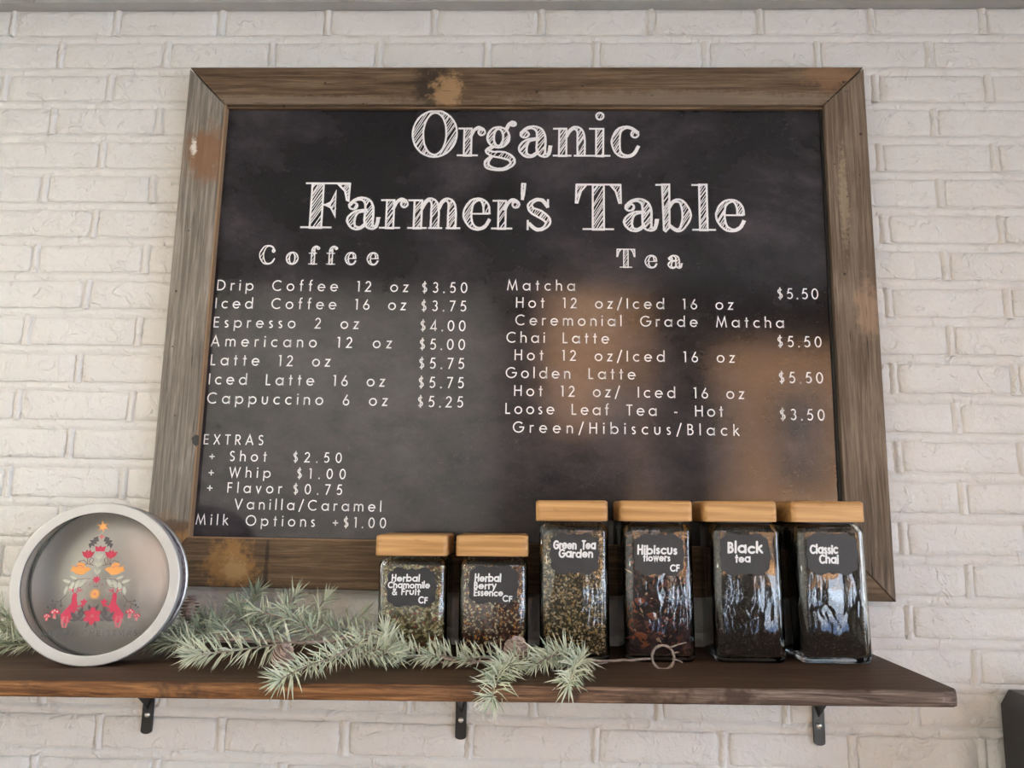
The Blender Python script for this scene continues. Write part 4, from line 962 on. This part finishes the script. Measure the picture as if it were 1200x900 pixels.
def sprig(pts, dens=1.0, nl=.030, shade=(5, 3, 1), thick=.0010, seed=0, label=None):
    rr = random.Random(seed); path = smooth_path(pts); mb = MB()
    mb.tube(path, [.0017*(1-.5*i/len(path)) for i in range(len(path))], 5, 3)
    total = sum((path[i+1]-path[i]).length for i in range(len(path)-1)); N = int(total*1000*dens)
    NODE = max(3, int(total/.0085))
    for k in range(N):
        t = (k+rr.random())/N; t = min(.999, max(0, (int(t*NODE)+.5+rr.uniform(-.22, .22))/NODE)); f = t*(len(path)-1); i = min(int(f), len(path)-2); p = path[i].lerp(path[i+1], f-i); d = (path[i+1]-path[i]).normalized()
        a = d.orthogonal().normalized(); b = d.cross(a); ph = rr.uniform(0, 2*pi); rad = cos(ph)*a+sin(ph)*b
        lean = rr.uniform(.25, 1.0)*(.4+t*.9)
        dr = (rad + d*lean).normalized(); L2 = nl*rr.uniform(.75, 1.3)*(1-.1*t)
        q = p+dr*L2; bend = Vector((0, 0, -.0025))
        zf = zs(q.x)+.0016
        if q.z < zf and q.y > -.302: q.z = zf + rr.uniform(0, .003)
        if q.y > -.006: q.y = -.006-rr.uniform(0, .004)
        mid = p.lerp(q, .5)-bend*.6; 
        if mid.z < zf and mid.y > -.302: mid.z = zf+.001
        s_ = dr.cross(Vector((0, -1, .3))); s_ = s_.normalized()*thick*rr.uniform(.7, 1.1) if s_.length > .05 else a*thick
        up_ = dr.cross(s_).normalized()*thick*.5
        mi = rr.choices((0, 1, 2), weights=shade)[0]
        vs = [p-s_*.6, p+s_*.6, p+up_, mid-s_, mid+s_, mid+up_*1.2, q]
        mb.add(vs, [(0, 1, 4, 3), (1, 2, 5, 4), (2, 0, 3, 5), (3, 4, 6), (4, 5, 6), (5, 3, 6)], mi)
    # terminal tuft
    d = (path[-1]-path[-3]).normalized()
    for k in range(int(16*dens)):
        a = Vector((rr.uniform(-1, 1), rr.uniform(-1, 1), rr.uniform(-1, 1))); dr = (d*1.3+a*.9).normalized(); p = path[-1]; q = p+dr*nl*rr.uniform(.6, 1.0)
        if q.z < zs(q.x)+.0016 and q.y > -.302: q.z = zs(q.x)+.002
        if q.y > -.006: q.y = -.008
        s_ = dr.cross(Vector((0, -1, .3))); s_ = s_.normalized()*thick*.9 if s_.length > .05 else Vector((thick, 0, 0)); mid = p.lerp(q, .5)
        vs = [p-s_*.6, p+s_*.6, p+Vector((0, 0, .0008)), mid-s_, mid+s_, mid+Vector((0, 0, .0008)), q]
        mb.add(vs, [(0, 1, 4, 3), (1, 2, 5, 4), (2, 0, 3, 5), (3, 4, 6), (4, 5, 6), (5, 3, 6)], rr.choices((0, 1, 2), weights=shade)[0])
    o = ong(mb.build('needle_sprig', M_NEEDLE+[M_STEM])); 
    if label: o['label'] = label
pale = (5, 4, 1); midg = (2, 5, 3); deep = (0, 4, 6)
SP = [
 ([(-.2343, -.20, 1.5634), (-.2844, -.21, 1.556), (-.3397, -.22, 1.549), (-.3663, -.222, 1.546)], 1.25, .036, pale),
 ([(-.1342, -.19, 1.5664), (-.1674, -.24, 1.552), (-.1956, -.28, 1.545), (-.2163, -.308, 1.536)], 1.2, .033, pale),
 ([(-.2159, -.15, 1.5642), (-.2574, -.13, 1.5811), (-.3236, -.11, 1.592)], .8, .034, midg),
 ([(-.2574, -.13, 1.5811), (-.280, -.11, 1.600)], .7, .034, midg),
 ([(-.3174, -.12, 1.5573), (-.3462, -.10, 1.5788), (-.3600, -.09, 1.597)], 1.3, .032, deep),
 ([(-.2900, -.10, 1.552), (-.335, -.085, 1.577)], .9, .030, deep),
 ([(-.132, -.14, 1.5586), (-.1857, -.13, 1.5655), (-.2258, -.12, 1.583)], .8, .032, midg),
 ([(-.3779, -.13, 1.5543), (-.4157, -.12, 1.5613), (-.4504, -.10, 1.5552)], 1.2, .036, deep),
 ([(-.350, -.14, 1.5643), (-.40, -.09, 1.575), (-.432, -.07, 1.57)], .9, .034, deep),
 ([(-.395, -.16, 1.548), (-.435, -.14, 1.548), (-.47, -.125, 1.545)], 1.1, .036, (1, 4, 5)),
 ([(-.131, -.20, 1.5452), (-.1013, -.20, 1.5516), (-.1099, -.18, 1.574)], 1.5, .036, pale),
 ([(-.150, -.20, 1.548), (-.118, -.205, 1.556), (-.092, -.205, 1.552)], 1.3, .034, pale),
 ([(-.0232, -.20, 1.5402), (-.0653, -.20, 1.5491), (-.0835, -.20, 1.5555)], 1.3, .032, pale),
 ([(.0235, -.19, 1.5399), (-.0127, -.19, 1.5462), (-.0415, -.20, 1.5496)], 1.1, .030, pale),
 ([(.070, -.19, 1.5419), (.035, -.19, 1.5462), (.010, -.20, 1.5456)], .7, .026, pale),
 ([(.0774, -.20, 1.5445), (.0601, -.26, 1.543), (.051, -.310, 1.522)], 1.2, .036, pale),
 ([(.095, -.21, 1.5455), (.075, -.235, 1.546), (.052, -.27, 1.545)], .9, .030, (3, 5, 1)),
 ([(.1777, -.20, 1.5469), (.1364, -.20, 1.5561), (.1186, -.21, 1.5493)], 1.3, .030, pale),
 ([(.150, -.20, 1.552), (.128, -.215, 1.556), (.105, -.235, 1.548)], 1.0, .034, pale),
 ([(.1718, -.20, 1.5524), (.1558, -.26, 1.5499), (.1464, -.302, 1.538)], 1.1, .032, pale),
 ([(-.30, -.08, 1.560), (-.292, -.07, 1.590), (-.280, -.062, 1.610)], .6, .034, midg),
 ([(-.25, -.08, 1.560), (-.245, -.07, 1.585), (-.232, -.06, 1.605)], .6, .034, midg),
 ([(-.20, -.08, 1.555), (-.19, -.07, 1.570), (-.170, -.06, 1.585)], .6, .032, midg),
 ([(-.335, -.07, 1.56), (-.350, -.06, 1.595), (-.345, -.055, 1.612)], .9, .032, deep),
 ([(-.19, -.16, 1.560), (-.155, -.165, 1.556)], .8, .030, midg),
 ([(-.6149, -.10, 1.5456), (-.6847, -.10, 1.5509), (-.7397, -.10, 1.5607)], 1.2, .040, deep),
 ([(-.6249, -.13, 1.5406), (-.6747, -.14, 1.5389), (-.72, -.15, 1.5387)], 1.2, .038, midg),
 ([(-.69, -.09, 1.556), (-.74, -.08, 1.572), (-.79, -.08, 1.575)], 1.0, .038, midg),
 ([(-.78, -.10, 1.548), (-.85, -.11, 1.546), (-.92, -.10, 1.55)], .7, .038, midg),
]
for i, (p, d, nl, sh) in enumerate(SP): sprig(p, d, nl, sh, seed=i+1)
mb = MB()
def twig(pts, r0, r1, sd=0):
    P = smooth_path(pts, 6); rr = random.Random(sd); mb.tube([p+Vector((rr.uniform(-.001, .001), 0, rr.uniform(-.001, .001))) for p in P], [r0+(r1-r0)*i/len(P) for i in range(len(P))], 6)
twig([(-.46, -.12, 1.545), (-.35, -.13, 1.553), (-.2588, -.18, 1.5596), (-.1974, -.18, 1.5611), (-.1265, -.17, 1.5729), (-.09, -.18, 1.560), (0, -.20, 1.542)], .0028, .0024, 1)
twig([(.0006, -.20, 1.540), (.0715, -.20, 1.5470), (.1305, -.20, 1.5559), (.191, -.18, 1.5435), (.2651, -.18, 1.5487)], .0024, .0018, 2)
twig([(-.95, -.09, 1.545), (-.8, -.08, 1.552), (-.62, -.085, 1.550), (-.46, -.10, 1.545)], .0026, .0026, 3)
ong(mb.build('stem', M_STEM, smooth=True))
mb = MB()
for k in range(1):
    N = 26; rr = random.Random(k+5); mb.tube([(.2830+(.0155-.0012*k)*cos(2*pi*i/N), -.181-.002*k+.001*rr.random(), 1.5512+(.0162-.0012*k)*sin(2*pi*i/N)) for i in range(N+1)], [.0019+.0004*sin(i*1.7) for i in range(N+1)], 6)
o = ong(mb.build('twisted_wire_loop', M_STEM, smooth=True)); o['label'] = 'ring of brown twisted wire at the right tip'
for (a, b) in [((.292, -.181, 1.564), (.315, -.186, 1.573)), ((.296, -.181, 1.549), (.309, -.186, 1.546)), ((.297, -.181, 1.556), (.305, -.183, 1.559)), ((.205, -.182, 1.543), (.178, -.19, 1.538))]:
    mb = MB(); mb.tube([a, tuple((a[i]+b[i])/2+(.001 if i == 2 else 0) for i in range(3)), b], [.0014, .0012, .0007], 5); ong(mb.build('twig_end', M_STEM, smooth=True))
def cone(c, L2, rad, axis_, mat, lab, rows=7):
    mb = MB(); ax = Vector(axis_).normalized(); a = ax.orthogonal().normalized(); b = ax.cross(a); c = Vector(c)
    mb.tube([c-ax*L2*.45, c-ax*L2*.2, c+ax*L2*.2, c+ax*L2*.45], [rad*.4, rad*.75, rad*.65, rad*.2], 8)
    for j in range(rows):
        t = j/(rows-1); r_ = rad*(.55+.45*sin(pi*(.15+.75*t)))*(1 if t < .8 else .75); pos = c+ax*L2*(t-.5)
        for k in range(8):
            ph = 2*pi*(k/8+j*.19); rv = cos(ph)*a+sin(ph)*b; tv = ax.cross(rv); p = pos+rv*r_*.55; q = pos+rv*r_+ax*L2*.07; w_ = r_*.42; th = rv.cross(tv)*rad*.10
            vs = [p-tv*w_*.5, p+tv*w_*.5, q+tv*w_, q+rv*r_*.12, q-tv*w_]
            vs2 = [v+th for v in vs]; mb.add(vs+vs2, [(0, 1, 2, 3, 4), (9, 8, 7, 6, 5)] + [(i, (i+1) % 5+0, (i+1) % 5+5, i+5) for i in range(5)])
    o = ong(mb.build('pine_cone', mat)); o['label'] = lab
cone((-.4313, -.10, 1.5922), .030, .0125, (.1, 0, 1), M_CONE, 'grey brown upright cone beside the tin')
cone((-.2423, -.222, 1.5475), .024, .0145, (.5, -.2, .8), M_CONEB, 'rosy brown cone at the foot of the left sprig')
cone((.077, -.195, 1.5585), .026, .0165, (.2, -.3, 1), M_CONEB, 'round frosted rosy cone before the short jars')

# ------------------------------------------------------------------ black loudspeaker at the lower right
spk = empty('loudspeaker', (.975, 0, 1.0)); tag(spk, 'black box with chamfered top edges against the wall at the lower right corner', 'speaker')
mb = MB(); x0, x1, y0, y1, z0, z1 = -.137, .14, -.20, -.012, 0, .486
c = .014; e = .020
def ring8(cx_, z): return [(x0+cx_, y0+e+cx_, z), (x0+e+cx_, y0+cx_, z), (x1-e-cx_, y0+cx_, z), (x1-cx_, y0+e+cx_, z), (x1-cx_, y1, z), (x0+cx_, y1, z)]
vs = ring8(0, z0) + ring8(0, z1-.022) + ring8(.014, z1)
mb.add(vs, [(5, 4, 3, 2, 1, 0)] + [(i, (i+1) % 6, (i+1) % 6+6, i+6) for i in range(6)] + [(i+6, (i+1) % 6+6, (i+1) % 6+12, i+12) for i in range(6)] + [(12, 13, 14, 15, 16, 17)])
mb.build('cabinet', M_BLACKBOX, spk, fix=True, bevel=.0015)
mb = MB(); mb.box(x0+.035, x1-.035, y0-.003, y0+.001, .03, z1-.07); mb.build('grille', M_GRILLE, spk, bevel=.003)
mb = MB(); mb.box(-.04, .04, -.0118, -.0012, .12, .32); mb.build('wall_mount', M_BLACK, spk)
